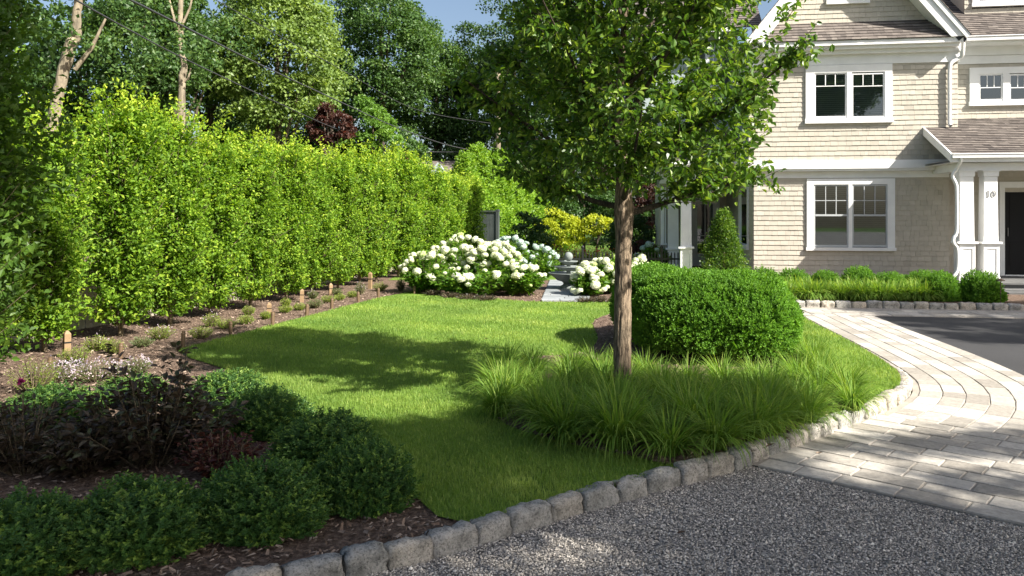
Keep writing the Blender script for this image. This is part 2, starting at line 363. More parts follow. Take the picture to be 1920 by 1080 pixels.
def paver(poly, z1, r):
    c = np.mean(poly, axis=0); q = [tuple(c + (np.array(p) - c) * 1.0) for p in poly]; n = len(q)
    ins = [tuple(np.array(p) + unit(c - np.array(p)) * .005) for p in q]
    v = [(x, y, .0) for x, y in q] + [(x, y, z1 - .004) for x, y in q] + [(x, y, z1) for x, y in ins]
    f = [[i, (i + 1) % 4, (i + 1) % 4 + 4, i + 4] for i in range(4)] + [[i + 4, (i + 1) % 4 + 4, (i + 1) % 4 + 8, i + 8] for i in range(4)] + [[8, 9, 10, 11]]
    return (v, f, r)
pv = []
nb = 10; rw = ZONE / nb
isl_arr = [tuple(p) for p in bl] + [(-5, 14), (-5, 3), tuple(C0[30])]
kerb_line = C0
def dist_kerb(p):
    d = np.linalg.norm(kerb_line - np.array(p), axis=1); i = d.argmin(); return d[i]
for k in range(nb):
    a = -.6 - R.random() * .4
    while a < 9:
        L = R.uniform(.24, .44); b0 = k * rw + .008; b1 = (k + 1) * rw - .008
        q = [bp(a + .006, b0), bp(a + L - .006, b0), bp(a + L - .006, b1), bp(a + .006, b1)]
        c = np.mean(q, axis=0)
        if not inside(island, *[np.array([v]) for v in c])[0]:
            # trim against the kerb by dropping points inside the island
            ins_ = [bool(inside(island, np.array([p[0]]), np.array([p[1]]))[0]) for p in q]
            if any(ins_):
                q2 = []
                for p, i_ in zip(q, ins_):
                    p = np.array(p); s = 0
                    while s < 14 and inside(island, np.array([p[0]]), np.array([p[1]]))[0]:
                        p = p + BD * .03; s += 1
                    q2.append(tuple(p))
                q = q2
            pv.append(paver(q, .017 + R.uniform(0, .004), R.random()))
        a += L
for row in range(NR):
    r0 = row * RW + .065; r1 = (row + 1) * RW + .055
    i = 0
    while i < len(bl) - 12:
        n = R.integers(4, 8); j = min(i + n, len(bl) - 1)
        q = [bl[i] + nrm[i] * r0 + tang[i] * .005, bl[i] + nrm[i] * r1 + tang[i] * .005, bl[j] + nrm[j] * r1 - tang[j] * .005, bl[j] + nrm[j] * r0 - tang[j] * .005]
        m = [(p - BO) @ BN for p in q]
        if min(m) < ZONE and max(m) > ZONE + .04:
            q = [p + tang[i] * max(0, (ZONE + .01 - mm)) / max(.2, tang[i] @ BN) for p, mm in zip(q, m)]
            m = [ZONE + 1]
        if min(m) >= ZONE: pv.append(paver([tuple(p) for p in q[::-1]], .015 + R.uniform(0, .003), R.random()))
        i = j
# strip by the house kerb
for k in range(4):
    a = 0
    while a < 10:
        L = R.uniform(.3, .5); y0 = lambda x, k=k: 14.2 - (x - 4.9) * .145 - .12 - k * .2
        x0 = 5.05 + a; x1 = x0 + L - .012
        pv.append(paver([(x0, y0(x0) - .19), (x1, y0(x1) - .19), (x1, y0(x1)), (x0, y0(x0))], .02 + R.uniform(0, .004), R.random())); a += L
pav = build('paving', pv, 'paver'); tag(pav, kind='structure')
ao = [tuple(p) for p in (bl + nrm * (RW * NR + .05)) if (p - BO) @ BN > ZONE - .2 and p[1] < 13.0] + [(5.92, 13.15)]
ao = [p for p in ao if (np.array(p) - BO) @ BN > ZONE + .05]
b_ = [tuple(np.array(bp(20, ZONE + .06))) if k == 0 else (20 + 0 * k, 11.2 * k / (len(ao) - 1) + (1 - k / (len(ao) - 1)) * -6) for k in range(len(ao))]
va = [(x, y, .0065) for x, y in ao] + [(x, y, .0065) for x, y in b_]; na = len(ao)
st_ = [[k, k + na, k + 1 + na, k + 1] for k in range(na - 1)]
tag(build('asphalt_drive', [(va, st_), ([(ao[0][0], ao[0][1], .0065), (*bp(.8 + 3, ZONE + .06), .0065), (*bp(20, ZONE + .06), .0065)], [[0, 1, 2]])] if False else [(va, st_)], 'asphalt'), kind='structure')
# front garden path to the fountain
px_ = []
for (a0, a1, b) in [(0, 1, 0)]:
    P0 = [G(1003, 564, ZL), G(1085, 564, ZL), (1.75, 18.8), (.85, 18.8)]
yy = P0[0][1]
while yy < 19:
    s = (yy - P0[0][1]) / 4.2; xl = .55 + .35 * s; xr = 1.45 + .45 * s; x = xl
    h = .3
    while x < xr - .05:
        L = min(R.uniform(.3, .55), xr - x)
        px_.append(box(x, x + L - .015, yy, yy + h - .015, .05, .10 + R.uniform(0, .006), R.random())); x += L
    yy += h
tag(build('garden_path', px_, 'bluestone'), kind='structure')

tag(build('back_lawn', [([(-3, 19.3, .082), (4.8, 19.3, .082), (5.5, 24, .082), (5, 33, .082), (-3, 33, .082)], [[0, 1, 2, 3, 4]])], 'turf'), kind='structure')
# stuff: lawn blades
def lawn_blades():
    poly = lawn_poly; P = []
    for (y0, y1, dens) in [(4.0, 5.5, 9000), (5.5, 7, 6500), (7, 9, 4200), (9, 12, 2300), (12, 15.5, 1300)]:
        n = int(dens * (y1 - y0) * 9.6)
        x = R.uniform(-4.6, 5.0, n); y = R.uniform(y0, y1, n)
        k = inside(poly, x, y) & ~inside(bed_poly, x, y) & (np.abs(x) < .68 * y)
        P.append(np.stack([x[k], y[k], np.full(k.sum(), .085)], 1))
    P = np.concatenate(P); n = len(P)
    clump = vnoise(P[:, 0] * 3, P[:, 1] * 3, 3) * .5 + vnoise(P[:, 0] * 11, P[:, 1] * 11, 4) * .5
    h = R.uniform(.022, .038, n) * (.75 + .5 * clump)
    far = np.clip(P[:, 1] / 7, 1, 2.2)
    wd = R.uniform(.0028, .0045, n) * far
    az = R.uniform(0, 2 * np.pi, n); lean = R.uniform(.1, .75, n)
    dr = np.stack([np.cos(az), np.sin(az)], 1)
    sd = np.stack([-dr[:, 1], dr[:, 0]], 1) * (wd / 2)[:, None]
    A = P.copy(); A[:, :2] += sd; B = P.copy(); B[:, :2] -= sd
    mid = P.copy(); mid[:, :2] += dr * (h * lean * .35)[:, None]; mid[:, 2] += h * .6
    Cc = mid.copy(); Cc[:, :2] += sd * .8; Dd = mid.copy(); Dd[:, :2] -= sd * .8
    T = P.copy(); T[:, :2] += dr * (h * lean)[:, None]; T[:, 2] += h * (1 - .25 * lean)
    V = np.stack([A, B, Cc, Dd, T], 1).reshape(-1, 3); o = (np.arange(n) * 5)[:, None]
    stripe = .5 + .5 * np.sin((P[:, 0] * .55 + P[:, 1] * .83) * 5.2 + .5 * vnoise(P[:, 0], P[:, 1], 2))
    rn = np.clip(.45 * R.random(n) + .5 * (clump - .2) + .38 * stripe - .08 + .25 * (vnoise(P[:, 0] * .9, P[:, 1] * .9, 12) - .5), 0, 1)
    rn[R.random(n) < .06] = 1; P[:, 2] += 0
    return [(V, o + np.array([[0, 1, 3, 2]]), rn), (np.zeros((0, 3)), np.zeros((0, 3), int))], V, o, rn
_, V, o_, rn = lawn_blades()
quad = (V, o_ + np.array([[0, 1, 3, 2]]), rn)
# tips refer to the same vertices: build as second chunk with own vertices
Vt = V.reshape(-1, 5, 3)[:, [2, 3, 4]].reshape(-1, 3); nt_ = len(rn)
tips = (Vt, (np.arange(nt_) * 3)[:, None] + np.array([[0, 1, 2]]), rn)
tag(build('lawn_grass', [quad, tips], 'grass'), 'short mown green grass covering the lawn', 'grass', kind='stuff')

# gravel stones and mulch chips
def pebbles():
    n = 150000; x = R.uniform(-1.6, 4.6, n); y = R.uniform(3.3, 5.6, n)
    line_b = BO + 0
    k = ~inside(island, x, y) & (((np.stack([x, y], 1) - BO) @ BN) < -.01) & (np.abs(x) < .68 * y)
    x = x[k]; y = y[k]; n = len(x); s = R.uniform(.003, .0075, n) * R.uniform(.7, 1.2, n) * np.where(R.random(n) < .04, 1.7, 1)
    oc = np.array([[1, 0, 0], [-.9, .1, 0], [0, 1, 0], [.1, -.95, 0], [0, 0, .8], [0, 0, -.6]], float)
    f = np.array([[0, 2, 4], [2, 1, 4], [1, 3, 4], [3, 0, 4]])
    az = R.uniform(0, 6.28, n); c, s_ = np.cos(az), np.sin(az)
    q = oc[None] * R.uniform(.65, 1.3, (n, 6, 1))
    q = np.stack([q[..., 0] * c[:, None] - q[..., 1] * s_[:, None], q[..., 0] * s_[:, None] + q[..., 1] * c[:, None], q[..., 2]], -1) * s[:, None, None]
    q += np.stack([x, y, R.uniform(.001, .006, n)], 1)[:, None]
    r = np.repeat(np.clip(R.beta(1.5, 2.2, n), 0, 1), 4)
    return (q.reshape(-1, 3), (f[None] + (np.arange(n) * 6)[:, None, None]).reshape(-1, 3), r)
tag(build('gravel', [pebbles()], 'pebble'), 'loose pale and dark gravel stones covering the drive', 'gravel', kind='stuff')
def chips():
    n = 60000; x = R.uniform(-6.5, 3.6, n); y = 3.4 + R.random(n) ** 1.5 * 13
    k = inside(island, x, y) & (np.abs(x) < .68 * y) & (~inside(lawn_poly, x, y) | inside(bed_poly, x, y))
    x = x[k]; y = y[k]; n = len(x)
    D = R.normal(size=(n, 3)) * (1, 1, .25); Nn = np.array([0, 0, 1.]) + R.normal(size=(n, 3)) * .35
    L = R.uniform(.015, .05, n)
    z = np.where(inside(bed_poly, x, y), .10, .08)
    return leaves(np.stack([x, y, z + R.uniform(0, .012, n)], 1), D, Nn, L, L * R.uniform(.2, .4, n), tmpl=QUAD)
tag(build('mulch_chips', [chips()], 'mulchchip'), 'brown shredded bark mulch covering the planting beds', 'mulch', kind='stuff')

# ------------------------------------------------------------------ granite kerbs
def kerb_block(p, q, nv, th, z0, z1, r):
    """rough block between plan points p,q; nv points to the road side"""
    p = np.array(p); q = np.array(q); nx, ny, nz = 8, 4, 5
    V = {}; vs = []; fs = []
    def vid(i, j, k):
        if (i, j, k) in V: return V[(i, j, k)]
        a = i / nx; b = j / ny; c = k / nz
        # pull corners in for rounding
        ea = (a - .5) * 2; eb = (b - .5) * 2; ec = (c - .5) * 2
        rr = .99 - .012 * max(0, ec) ** 3
        pt = p + (q - p) * (.5 + (a - .5) * (rr - .02 * abs(eb) ** 5 - .02 * max(0, ec) ** 5)) + nv * th * (-(1 - b)) * 1.0
        pt = pt + nv * (-.008 * abs(ea) ** 6 * (1 if eb > 0 else -1) - .010 * max(0, ec) ** 5 * (1 if eb > 0 else -.6) + (vnoise(a * 3 + r * 90, c * 2 + r * 40, 3) - .5) * .022 * (1 if eb > .9 else 0))
        z = z0 + (z1 - z0) * c - (.008 * (abs(ea) ** 6 + abs(eb) ** 6) + (vnoise(a * 3 + r * 50, b * 2, 5) - .5) * .016 if k == nz else 0)
        vs.append((pt[0] + R.normal() * .0045, pt[1] + R.normal() * .0045, z + R.normal() * .0045)); V[(i, j, k)] = len(vs) - 1
        return V[(i, j, k)]
    for i in range(nx):
        for j in range(ny): fs.append([vid(i, j, nz), vid(i + 1, j, nz), vid(i + 1, j + 1, nz), vid(i, j + 1, nz)])
        for k in range(nz):
            fs.append([vid(i, ny, k), vid(i, ny, k + 1), vid(i + 1, ny, k + 1), vid(i + 1, ny, k)])
            fs.append([vid(i, 0, k), vid(i + 1, 0, k), vid(i + 1, 0, k + 1), vid(i, 0, k + 1)])
    for j in range(ny):
        for k in range(nz):
            fs.append([vid(0, j, k), vid(0, j, k + 1), vid(0, j + 1, k + 1), vid(0, j + 1, k)])
            fs.append([vid(nx, j, k), vid(nx, j + 1, k), vid(nx, j + 1, k + 1), vid(nx, j, k + 1)])
    return (vs, fs, r, True)
def make_kerb(root, line, lo, hi, th, zt, drop=None):
    d = np.r_[0, np.cumsum(np.linalg.norm(np.diff(line, axis=0), axis=1))]; s = 0
    while s < d[-1] - .1:
        L = R.uniform(lo, hi); e = min(s + L, d[-1])
        p = np.array([np.interp(s, d, line[:, k]) for k in (0, 1)]); q = np.array([np.interp(e, d, line[:, k]) for k in (0, 1)])
        tg_ = unit(q - p); nv = np.array([tg_[1], -tg_[0]])
        z1 = zt + R.uniform(-.012, .012)
        if drop: z1 -= drop(q[1])
        if z1 < .03: z1 = .03
        build('kerb_stone', [kerb_block(p + tg_ * .004 + nv * R.uniform(-.008, .008), q - tg_ * .004 + nv * R.uniform(-.008, .008), nv, th, -.03, z1, R.random())], 'granite', root)
        s = e
k1 = thing('granite_kerb', 'rough granite block kerb curving between the lawn and the gravel drive', 'kerb')
make_kerb(k1, C0[C0[:, 1] < 9.2], .20, .29, .12, .115, lambda y: max(0, (y - 7.3)) * .055)
k2 = thing('granite_kerb', 'straight low grey granite kerb edging the bed in front of the house', 'kerb')
make_kerb(k2, resample(np.array([(4.75, 14.40), (9.0, 13.82)]), .1), .24, .29, .14, .125)

# ------------------------------------------------------------------ the house
TH = rad(8.5); cT, sT = math.cos(TH), math.sin(TH); X0, Y0 = 5.80, 19.1
house = thing('shingle_house', 'cream shingled two storey house with white trim, front gable and covered porches', 'house', (X0, Y0, 0), -TH)
def U(px, y=0.):
    q = (px - 960) / F; return (q * (Y0 + y * cT) - X0 - y * sT) / (cT + q * sT)
def Z(px, py, y=0.):
    u = U(px, y); return CAMH + (HY - py) / F * (Y0 - u * sT + y * cT)
def shingles(O, Ud, Vd, vmax, spans, expo, wr=(.08, .20), th=.016, v0=0., gap=.0028):
    O = np.array(O, float); Ud = unit(np.array(Ud, float)); Vd = unit(np.array(Vd, float)); Nn = np.cross(Ud, Vd)
    vs = []; fs = []; rs = []; v = v0; row = 0
    while v < vmax - .01:
        v1 = min(v + expo, vmax); tone = R.normal() * .05
        for (a, b) in spans((v + v1) / 2):
            u = a - R.random() * .1 * 0; first = True
            while u < b - 1e-4:
                wdt = R.uniform(*wr) * (R.uniform(.3, 1) if first else 1); first = False
                e = min(u + wdt, b)
                if b - e < .04: e = b
                dv = R.uniform(-.003, .003); t0 = th * R.uniform(.85, 1.15)
                g = gap / 2
                P = [O + Ud * (u + g) + Vd * (v + dv), O + Ud * (e - g) + Vd * (v + dv)]
                Q = [O + Ud * (e - g) + Vd * (v1 + .004), O + Ud * (u + g) + Vd * (v1 + .004)]
                k = len(vs)
                vs += [P[0] + Nn * t0, P[1] + Nn * t0, Q[0] + Nn * .0025, Q[1] + Nn * .0025, P[0], P[1], Q[0] - Nn * .003, Q[1] - Nn * .003]
                fs += [[k, k + 1, k + 2, k + 3], [k + 4, k + 5, k + 1, k], [k + 1, k + 5, k + 6, k + 2], [k + 4, k, k + 3, k + 7]]
                r = float(np.clip(.5 + (R.beta(3, 3) - .5) * .8 + tone + (R.random() < .012) * -.4, 0, 1)); rs += [max(r, .06), 0., max(r, .06), max(r, .06)]  # butt end grain coloured darker to draw in the course shadow lines
                u = e
        v = v1; row += 1
    return (np.array(vs), np.array(fs), np.array(rs))
def minus(spans, holes):
    def f(v):
        out = []
        for s in spans(v):
            cur = [s]
            for (a, b, z0, z1) in holes:
                if z0 < v < z1:
                    nx_ = []
                    for (p, q) in cur:
                        if b <= p or a >= q: nx_.append((p, q)); continue
                        if a > p: nx_.append((p, a))
                        if b < q: nx_.append((b, q))
                    cur = nx_
            out += cur
        return out
    return f
XD = (1, 0, 0); ZD = (0, 0, 1)
def window(c, sashes, y, glassy=.0, top_rows=1, top_frac=.5, double=True, sashmat='white', blind=True, cols=3, label=None, sill=True):
    """c=(u0,u1,z0,z1) outer casing; sashes list of (u0,u1,z0,z1); y = wall face (local)"""
    u0, u1, z0, z1 = c; ch = []
    cw = sashes[0][0] - u0; ct = z1 - sashes[0][3]; cb = sashes[0][2] - z0
    f, bk = y - .055, y + .02
    ch.append(box(u0, u1, f, bk, z1 - ct, z1)); ch.append(box(u0 - .02, u1 + .02, f - .03, bk, z0, z0 + cb * .9))
    edges = [u0] + [v for s in sashes for v in (s[0], s[1])] + [u1]
    for i in range(0, len(edges), 2):
        ch.append(box(edges[i], edges[i + 1], f + .002, bk, z0 + cb * .9, z1 - ct))
    wn = build('window', ch, 'white', house)
    for (a, b, p, q) in sashes:
        w_ = .035; sh = []
        sy0, sy1 = y - .035, y - .005
        sh += [box(a, a + w_, sy0, sy1, p, q), box(b - w_, b, sy0, sy1, p, q), box(a + w_, b - w_, sy0, sy1, q - w_, q), box(a + w_, b - w_, sy0, sy1, p, p + w_ * 1.4)]
        zm = q - (q - p) * top_frac
        if double: sh.append(box(a + w_, b - w_, sy0 - .004, sy1, zm - .025, zm + .02))
        else: sh.append(box(a + w_, b - w_, sy0 + .006, sy1 - .004, zm - .01, zm + .01))
        ww = (b - a - 2 * w_)
        for i in range(1, cols):
            xx = a + w_ + ww * i / cols; sh.append(box(xx - .009, xx + .009, sy0 + .006, sy1 - .004, zm + .02, q - w_))
        for i in range(1, top_rows):
            zz = zm + (q - w_ - zm) * i / top_rows; sh.append(box(a + w_, b - w_, sy0 + .008, sy1 - .006, zz - .009, zz + .009))
        build('sash', sh, sashmat, wn)
        build('pane', [([(a + w_, y - .018, p + w_), (b - w_, y - .018, p + w_), (b - w_, y - .018, q - w_), (a + w_, y - .018, q - w_)], [[0, 1, 2, 3]])], 'glass', wn)
        if blind:
            bl_ = []; z = p + .02; lim = q - .02
            while z < lim:
                bl_.append(([(a + .01, y + .005, z), (b - .01, y + .005, z), (b - .01, y + .033, z + .045), (a + .01, y + .033, z + .045)], [[0, 1, 2, 3]])); z += .048
            build('blind', bl_, 'blind', wn)
        build('room_backing', [box(a, b, y + .045, y + .05, p, q)], 'interior', wn)  # dark panel stands in for the unlit room behind the glass
    if label: wn['label'] = label
    return (u0 + .01, u1 - .01, z0 + .01, z1 - .01)

uR = U(1779)                       # right edge of the main block
zB1, zB0, zS0 = Z(1410, 303), Z(1410, 320), Z(1410, 333)
UPY = -.14                         # upper storey stands proud
# windows of the main block
def rect(x0, x1, y0, y1, y):
    xm = (x0 + x1) / 2; return (U(x0, y), U(x1, y), Z(xm, y1, y), Z(xm, y0, y))
w1 = window(rect(1512, 1677, 335, 470, 0), [rect(1525, 1590, 346, 463, 0), rect(1597, 1663, 346, 463, 0)], 0, top_rows=2, top_frac=.49, sashmat='grey_sash')
w2 = window(rect(1510, 1672, 122, 231, UPY), [rect(1526, 1587, 137, 222, UPY), rect(1596, 1658, 137, 222, UPY)], UPY, top_frac=.29, double=False)
W3Y = .45
w3 = window(rect(1817, 1957, 126, 198, W3Y), [rect(1834, 1879, 139, 190, W3Y), rect(1891, 1936, 139, 190, W3Y)], W3Y, top_frac=.5, double=False, blind=False)
ND = 5.4                           # how far the left side wall runs back
zE = Z(1600, 76, -.45)             # eave soffit level
# lower wall
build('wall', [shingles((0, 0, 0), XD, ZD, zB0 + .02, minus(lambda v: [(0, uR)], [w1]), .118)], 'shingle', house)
build('wall', [box(0.005, uR - .005, .06, .16, 0, zB0)], 'interior', house)
# left side wall, with its tall narrow window
sy0, sy1 = .85, 2.35; sz0, sz1 = Z(1400, 462), Z(1400, 352)
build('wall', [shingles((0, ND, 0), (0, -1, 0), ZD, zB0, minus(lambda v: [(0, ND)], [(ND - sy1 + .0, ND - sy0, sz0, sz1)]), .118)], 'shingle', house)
sw = build('window', [box(-.05, .02, sy0 - .1, sy0, sz0 - .08, sz1 + .1), box(-.05, .02, sy1, sy1 + .1, sz0 - .08, sz1 + .1), box(-.052, .02, sy0, sy1, sz1, sz1 + .1), box(-.07, .02, sy0 - .12, sy1 + .12, sz0 - .12, sz0)], 'white', house)
build('pane', [([(-.01, sy0, sz0), (-.01, sy1, sz0), (-.01, sy1, sz1), (-.01, sy0, sz1)], [[0, 1, 2, 3]])], 'glass', sw)
build('room_backing', [box(.05, .06, sy0, sy1, sz0, sz1)], 'interior', sw)
# belt trim, boards under it
build('belt_trim', [box(-.16, uR + .12, UPY - .07, .0, zB0 + .02, zB1), box(-.1, uR + .1, UPY - .035, -.0, zB0 - .03, zB0 + .018)], 'white', house)
build('frieze_board', [box(-.02, uR + .0, -.028, .0, zS0 - .02, zB0 - .032)], 'white', house)
# upper wall
zF0 = Z(1600, 121, UPY); zF1 = Z(1600, 80, -.3)
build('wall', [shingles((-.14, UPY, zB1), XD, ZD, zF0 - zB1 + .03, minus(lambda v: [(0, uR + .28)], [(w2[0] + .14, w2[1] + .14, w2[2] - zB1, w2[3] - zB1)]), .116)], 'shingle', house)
build('wall', [box(-.135, uR + .13, UPY + .06, UPY + .12, zB1 - .1, zF1), box(uR + .02, uR + .13, UPY + .12, W3Y, zB1, zF1), box(-.135, -.03, UPY + .12, 4.0, zB1, zF1)], 'wing', house)
build('frieze_board', [box(-.18, uR + .17, UPY - .035, UPY + .05, zF0, zF0 + .24), box(-.2, uR + .19, UPY - .075, UPY + .05, zF0 + .242, zF1 + .0)], 'white', house)
# gable : cornice, pent roof, gable wall, rakes, main slopes
GL, GR = U(1403, -.5), U(1811, -.5); gm = (GL + GR) / 2; zc = Z(1810, 66, -.5); zcl = zc
cor0 = Z(1600, 84, -.5)
build('cornice', [box(GL + .05, GR - .05, -.5, UPY + .05, cor0, cor0 + .11), box(GL + .10, GR - .10, -.42, UPY + .04, cor0 - .07, cor0 - .002), box(GL + .2, GR - .2, -.3, UPY + .045, cor0 - .16, cor0 - .072)], 'white', house)
zp0 = cor0 + .112; gy = -.08; zp1 = Z(1600, 41, gy)
sl = math.atan2(zp1 - zp0, gy + .53)
build('roof', [shingles((GL + .12, -.53, zp0), XD, (0, math.cos(sl), math.sin(sl)), math.hypot(zp1 - zp0, gy + .53), lambda v: [(0, GR - GL - .24)], .105, (.1, .24), .018)], 'roof', house)
pitch = rad(51); halfw = (GR - GL) / 2; ridge = zc + halfw * math.tan(pitch)
def gspan(v):
    z = v + zp1; h = (ridge - z) / math.tan(pitch) - .12
    return [(halfw - h, halfw + h)] if h > 0 else []
aw = rect(1550, 1628, -70, 8, gy)
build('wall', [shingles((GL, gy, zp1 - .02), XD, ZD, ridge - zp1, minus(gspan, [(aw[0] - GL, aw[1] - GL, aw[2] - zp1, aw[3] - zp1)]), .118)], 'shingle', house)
build('wall', extr([(GL + .4, gy + .05, zp0), (GR - .4, gy + .05, zp0), (gm, gy + .05, ridge - .3)], (0, .05, 0)), 'interior', house)
window(aw, [(aw[0] + .14, aw[1] - .14, aw[2] + .12, aw[3] - .12)], gy, top_frac=.3, double=False, blind=False)
cs, sn = math.cos(pitch), math.sin(pitch); RL = halfw / cs
for s in (-1, 1):
    ex = GR if s > 0 else GL
    def rp(a, d, ex=ex, s=s): return (ex - s * a * cs + s * d * sn * -1 * 0 + s * d * sn, a * sn + zc + d * cs)   # a along slope from the eave, d outward
    q = [rp(-.02, 0), rp(RL, 0), rp(RL, -.27), rp(.18, -.27)]
    build('rake_board', extr([(x, -.56, z) for x, z in q], (0, .035, 0)), 'white', house)
    q = [rp(-.05, .05), rp(RL, .05), rp(RL, -.06), rp(-.05, -.06)]
    build('rake_moulding', extr([(x, -.60, z) for x, z in q], (0, .038, 0)), 'white', house)
    q = [rp(.1, -.20), rp(RL, -.20), rp(RL, -.235), rp(.1, -.235)]
    build('soffit', extr([(x, -.524, z) for x, z in q], (0, .46, 0)), 'white', house)
    q = [rp(0, .045), rp(RL, .045), rp(RL, -.19), rp(0, -.19)]
    build('roof_deck', extr([(x, -.52, z) for x, z in q], (0, 3.9, 0)), 'interior', house)
    o = rp(-.06, .052)
    if s > 0: sh = shingles((o[0], -.62, o[1]), (0, 1, 0), (-cs, 0, sn), RL, lambda v: [(0, 3.9)], .13, (.1, .26), .018)
    else: sh = shingles((o[0], 3.28, o[1]), (0, -1, 0), (cs, 0, sn), RL, lambda v: [(0, 3.9)], .13, (.1, .26), .018)
    build('roof', [sh], 'roof', house)
# gutter return + downpipe on the right corner
def pipe(name, pts, r=.042, mat='white'):
    return build(name, [tube(smooth_line(pts, 5), r, 10)], mat, house)
yd = -.22
pipe('downpipe', [(U(1806, -.3), -.3, Z(1806, 80, -.3)), (U(1805, -.26), -.26, Z(1805, 100, -.26)), (U(1801, yd), yd + .02, Z(1801, 108, yd)), (U(1785, yd), yd, Z(1785, 117, yd)), (U(1780.5, yd), yd, Z(1781, 130, yd)), (U(1780.5, yd), yd, Z(1781, 180, yd)), (U(1780.5, yd), yd, Z(1781, 228, yd)), (U(1781.5, yd), yd - .04, Z(1781, 236, yd - .04))])
# right wing
uW = uR; uE = 12.5; zW1 = Z(1870, 119, W3Y)
zWt = Z(1870, 236, W3Y)
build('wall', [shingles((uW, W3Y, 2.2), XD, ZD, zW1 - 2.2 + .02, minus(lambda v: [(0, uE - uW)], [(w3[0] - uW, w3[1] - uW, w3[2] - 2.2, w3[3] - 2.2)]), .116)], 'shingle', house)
build('wall', [box(uW, uE, W3Y + .06, W3Y + .15, 2.2, zW1 + .8), box(uE, uE + .1, W3Y, 7, 0, zW1 + .8)], 'interior', house)
zg = Z(1870, 71, -.05)
build('frieze_board', [box(uR + .06, uE, W3Y - .03, W3Y + .05, zW1, Z(1870, 104, W3Y)), box(uR + .06, uE, W3Y - .07, W3Y + .05, Z(1870, 103.6, W3Y), zg - .1), box(uR + .06, uE, .0, W3Y + .05, zg - .098, zg - .05)], 'white', house)
build('gutter', [box(uR + .35, uE, -.1, .02, zg - .05, zg + .035), box(uR + .35, uE, -.12, -.0, zg + .037, zg + .055)], 'white', house)
sr = rad(33)
build('roof', [shingles((uR + .1, -.1, zg + .03), XD, (0, math.cos(sr), math.sin(sr)), 6.0, lambda v: [(0, uE - uR)], .125, (.1, .26), .018)], 'roof', house)
build('roof_deck', extr([(uR + .1, -.08, zg), (uR + .1, 5.0, zg + 5.08 * math.tan(sr)), (uR + .1, 5.0, zg + 5.08 * math.tan(sr) - .15), (uR + .1, -.08, zg - .04)], (uE - uR, 0, 0)), 'interior', house)
# dormer
dy = 1.15; dz0 = Z(1870, 19, dy); du0 = U(1808, dy)
wd_ = rect(1822, 1990, -60, 11, dy)
build('dormer_wall', [shingles((du0, dy, dz0 - .3), XD, ZD, 1.9, minus(lambda v: [(0, 2.4)], [(wd_[0] - du0, wd_[1] - du0, wd_[2] - dz0 + .3, wd_[3] - dz0 + .3)]), .116), ([(du0, dy + .02, dz0 - .3), (du0, dy + 2, dz0 - .3), (du0, dy + 2, dz0 + 1.6), (du0, dy + .02, dz0 + 1.6)], [[0, 1, 2, 3]], .5)], 'shingle', house)
mw = (wd_[0] + wd_[1]) / 2
window(wd_, [(wd_[0] + .13, mw - .04, wd_[2] + .1, wd_[3] - .1), (mw + .04, wd_[1] - .13, wd_[2] + .1, wd_[3] - .1)], dy, top_frac=.4, double=False, blind=False)
build('dormer_roof', [box(du0 - .15, du0 + 2.6, dy - .2, dy + 2.4, dz0 + 1.6, dz0 + 1.72)], 'white', house)
# entrance porch
PY = -1.75; uP0 = U(1729, UPY); zP1 = Z(1729, 240, UPY); zP0 = Z(1785, 289, PY)
slp = math.atan2(zP1 - zP0, UPY - PY)
PL = math.hypot(zP1 - zP0, UPY - PY); PLl = (W3Y - PY) / math.cos(slp)
up0 = U(1785, PY)
def pspan(v):
    yv = PY + v * math.cos(slp); z_ = 0
    return [(0 if yv < UPY + .05 else uR + .14 - up0, uE - up0)]
build('porch_roof', [shingles((up0, PY, zP0), XD, (0, math.cos(slp), math.sin(slp)), PLl, pspan, .115, (.1, .26), .018)], 'roof', house)
build('porch_roof_deck', extr([(up0 + .01, PY + .03, zP0 - .01), (up0 + .01, UPY, zP1 - .012), (up0 + .01, UPY, zP1 - .13), (up0 + .01, PY + .03, zP0 - .12)], (uE - up0 - .01, 0, 0)), 'white', house)
build('porch_rake_board', extr([(up0 - .035, PY - .03, zP0 + .012), (up0 - .035, UPY - .01, zP1 + .018), (up0 - .035, UPY - .01, zP1 - .17), (up0 - .035, PY - .03, zP0 - .17)], (.034, 0, 0)), 'white', house)
build('porch_gutter', [box(up0 - .02, uE, PY - .10, PY - .032, zP0 - .085, zP0 + .0), box(up0 - .02, uE, PY - .115, PY - .09, zP0 - .012, zP0 + .01)], 'white', house)
build('porch_cornice', [box(up0 - .03, uE, PY - .03, PY + .03, zP0 - .17, zP0 - .012), extr([(up0 - .02, PY + .03, zP0 - .17), (up0 - .02, UPY, zP0 - .17), (up0 - .02, UPY, zP0 - .12), (up0 - .02, PY + .03, zP0 - .12)], (.25, 0, 0))[0]], 'white', house)
zbm1 = zP0 - .172; zbm0 = Z(1815, 320, -1.5)
build('porch_beam', [box(U(1797, -1.5), uE, -1.58, -1.28, zbm0, zbm1 - .001), box(U(1797, -1.5), U(1797, -1.5) + .28, -1.278, 0, zbm0, zbm1 - .001), box(U(1797, -1.5) + .29, uE, -1.27, W3Y, zbm1 - .06, zbm1 - .002)], 'white', house)
zfl = Z(1815, 529, -1.6)
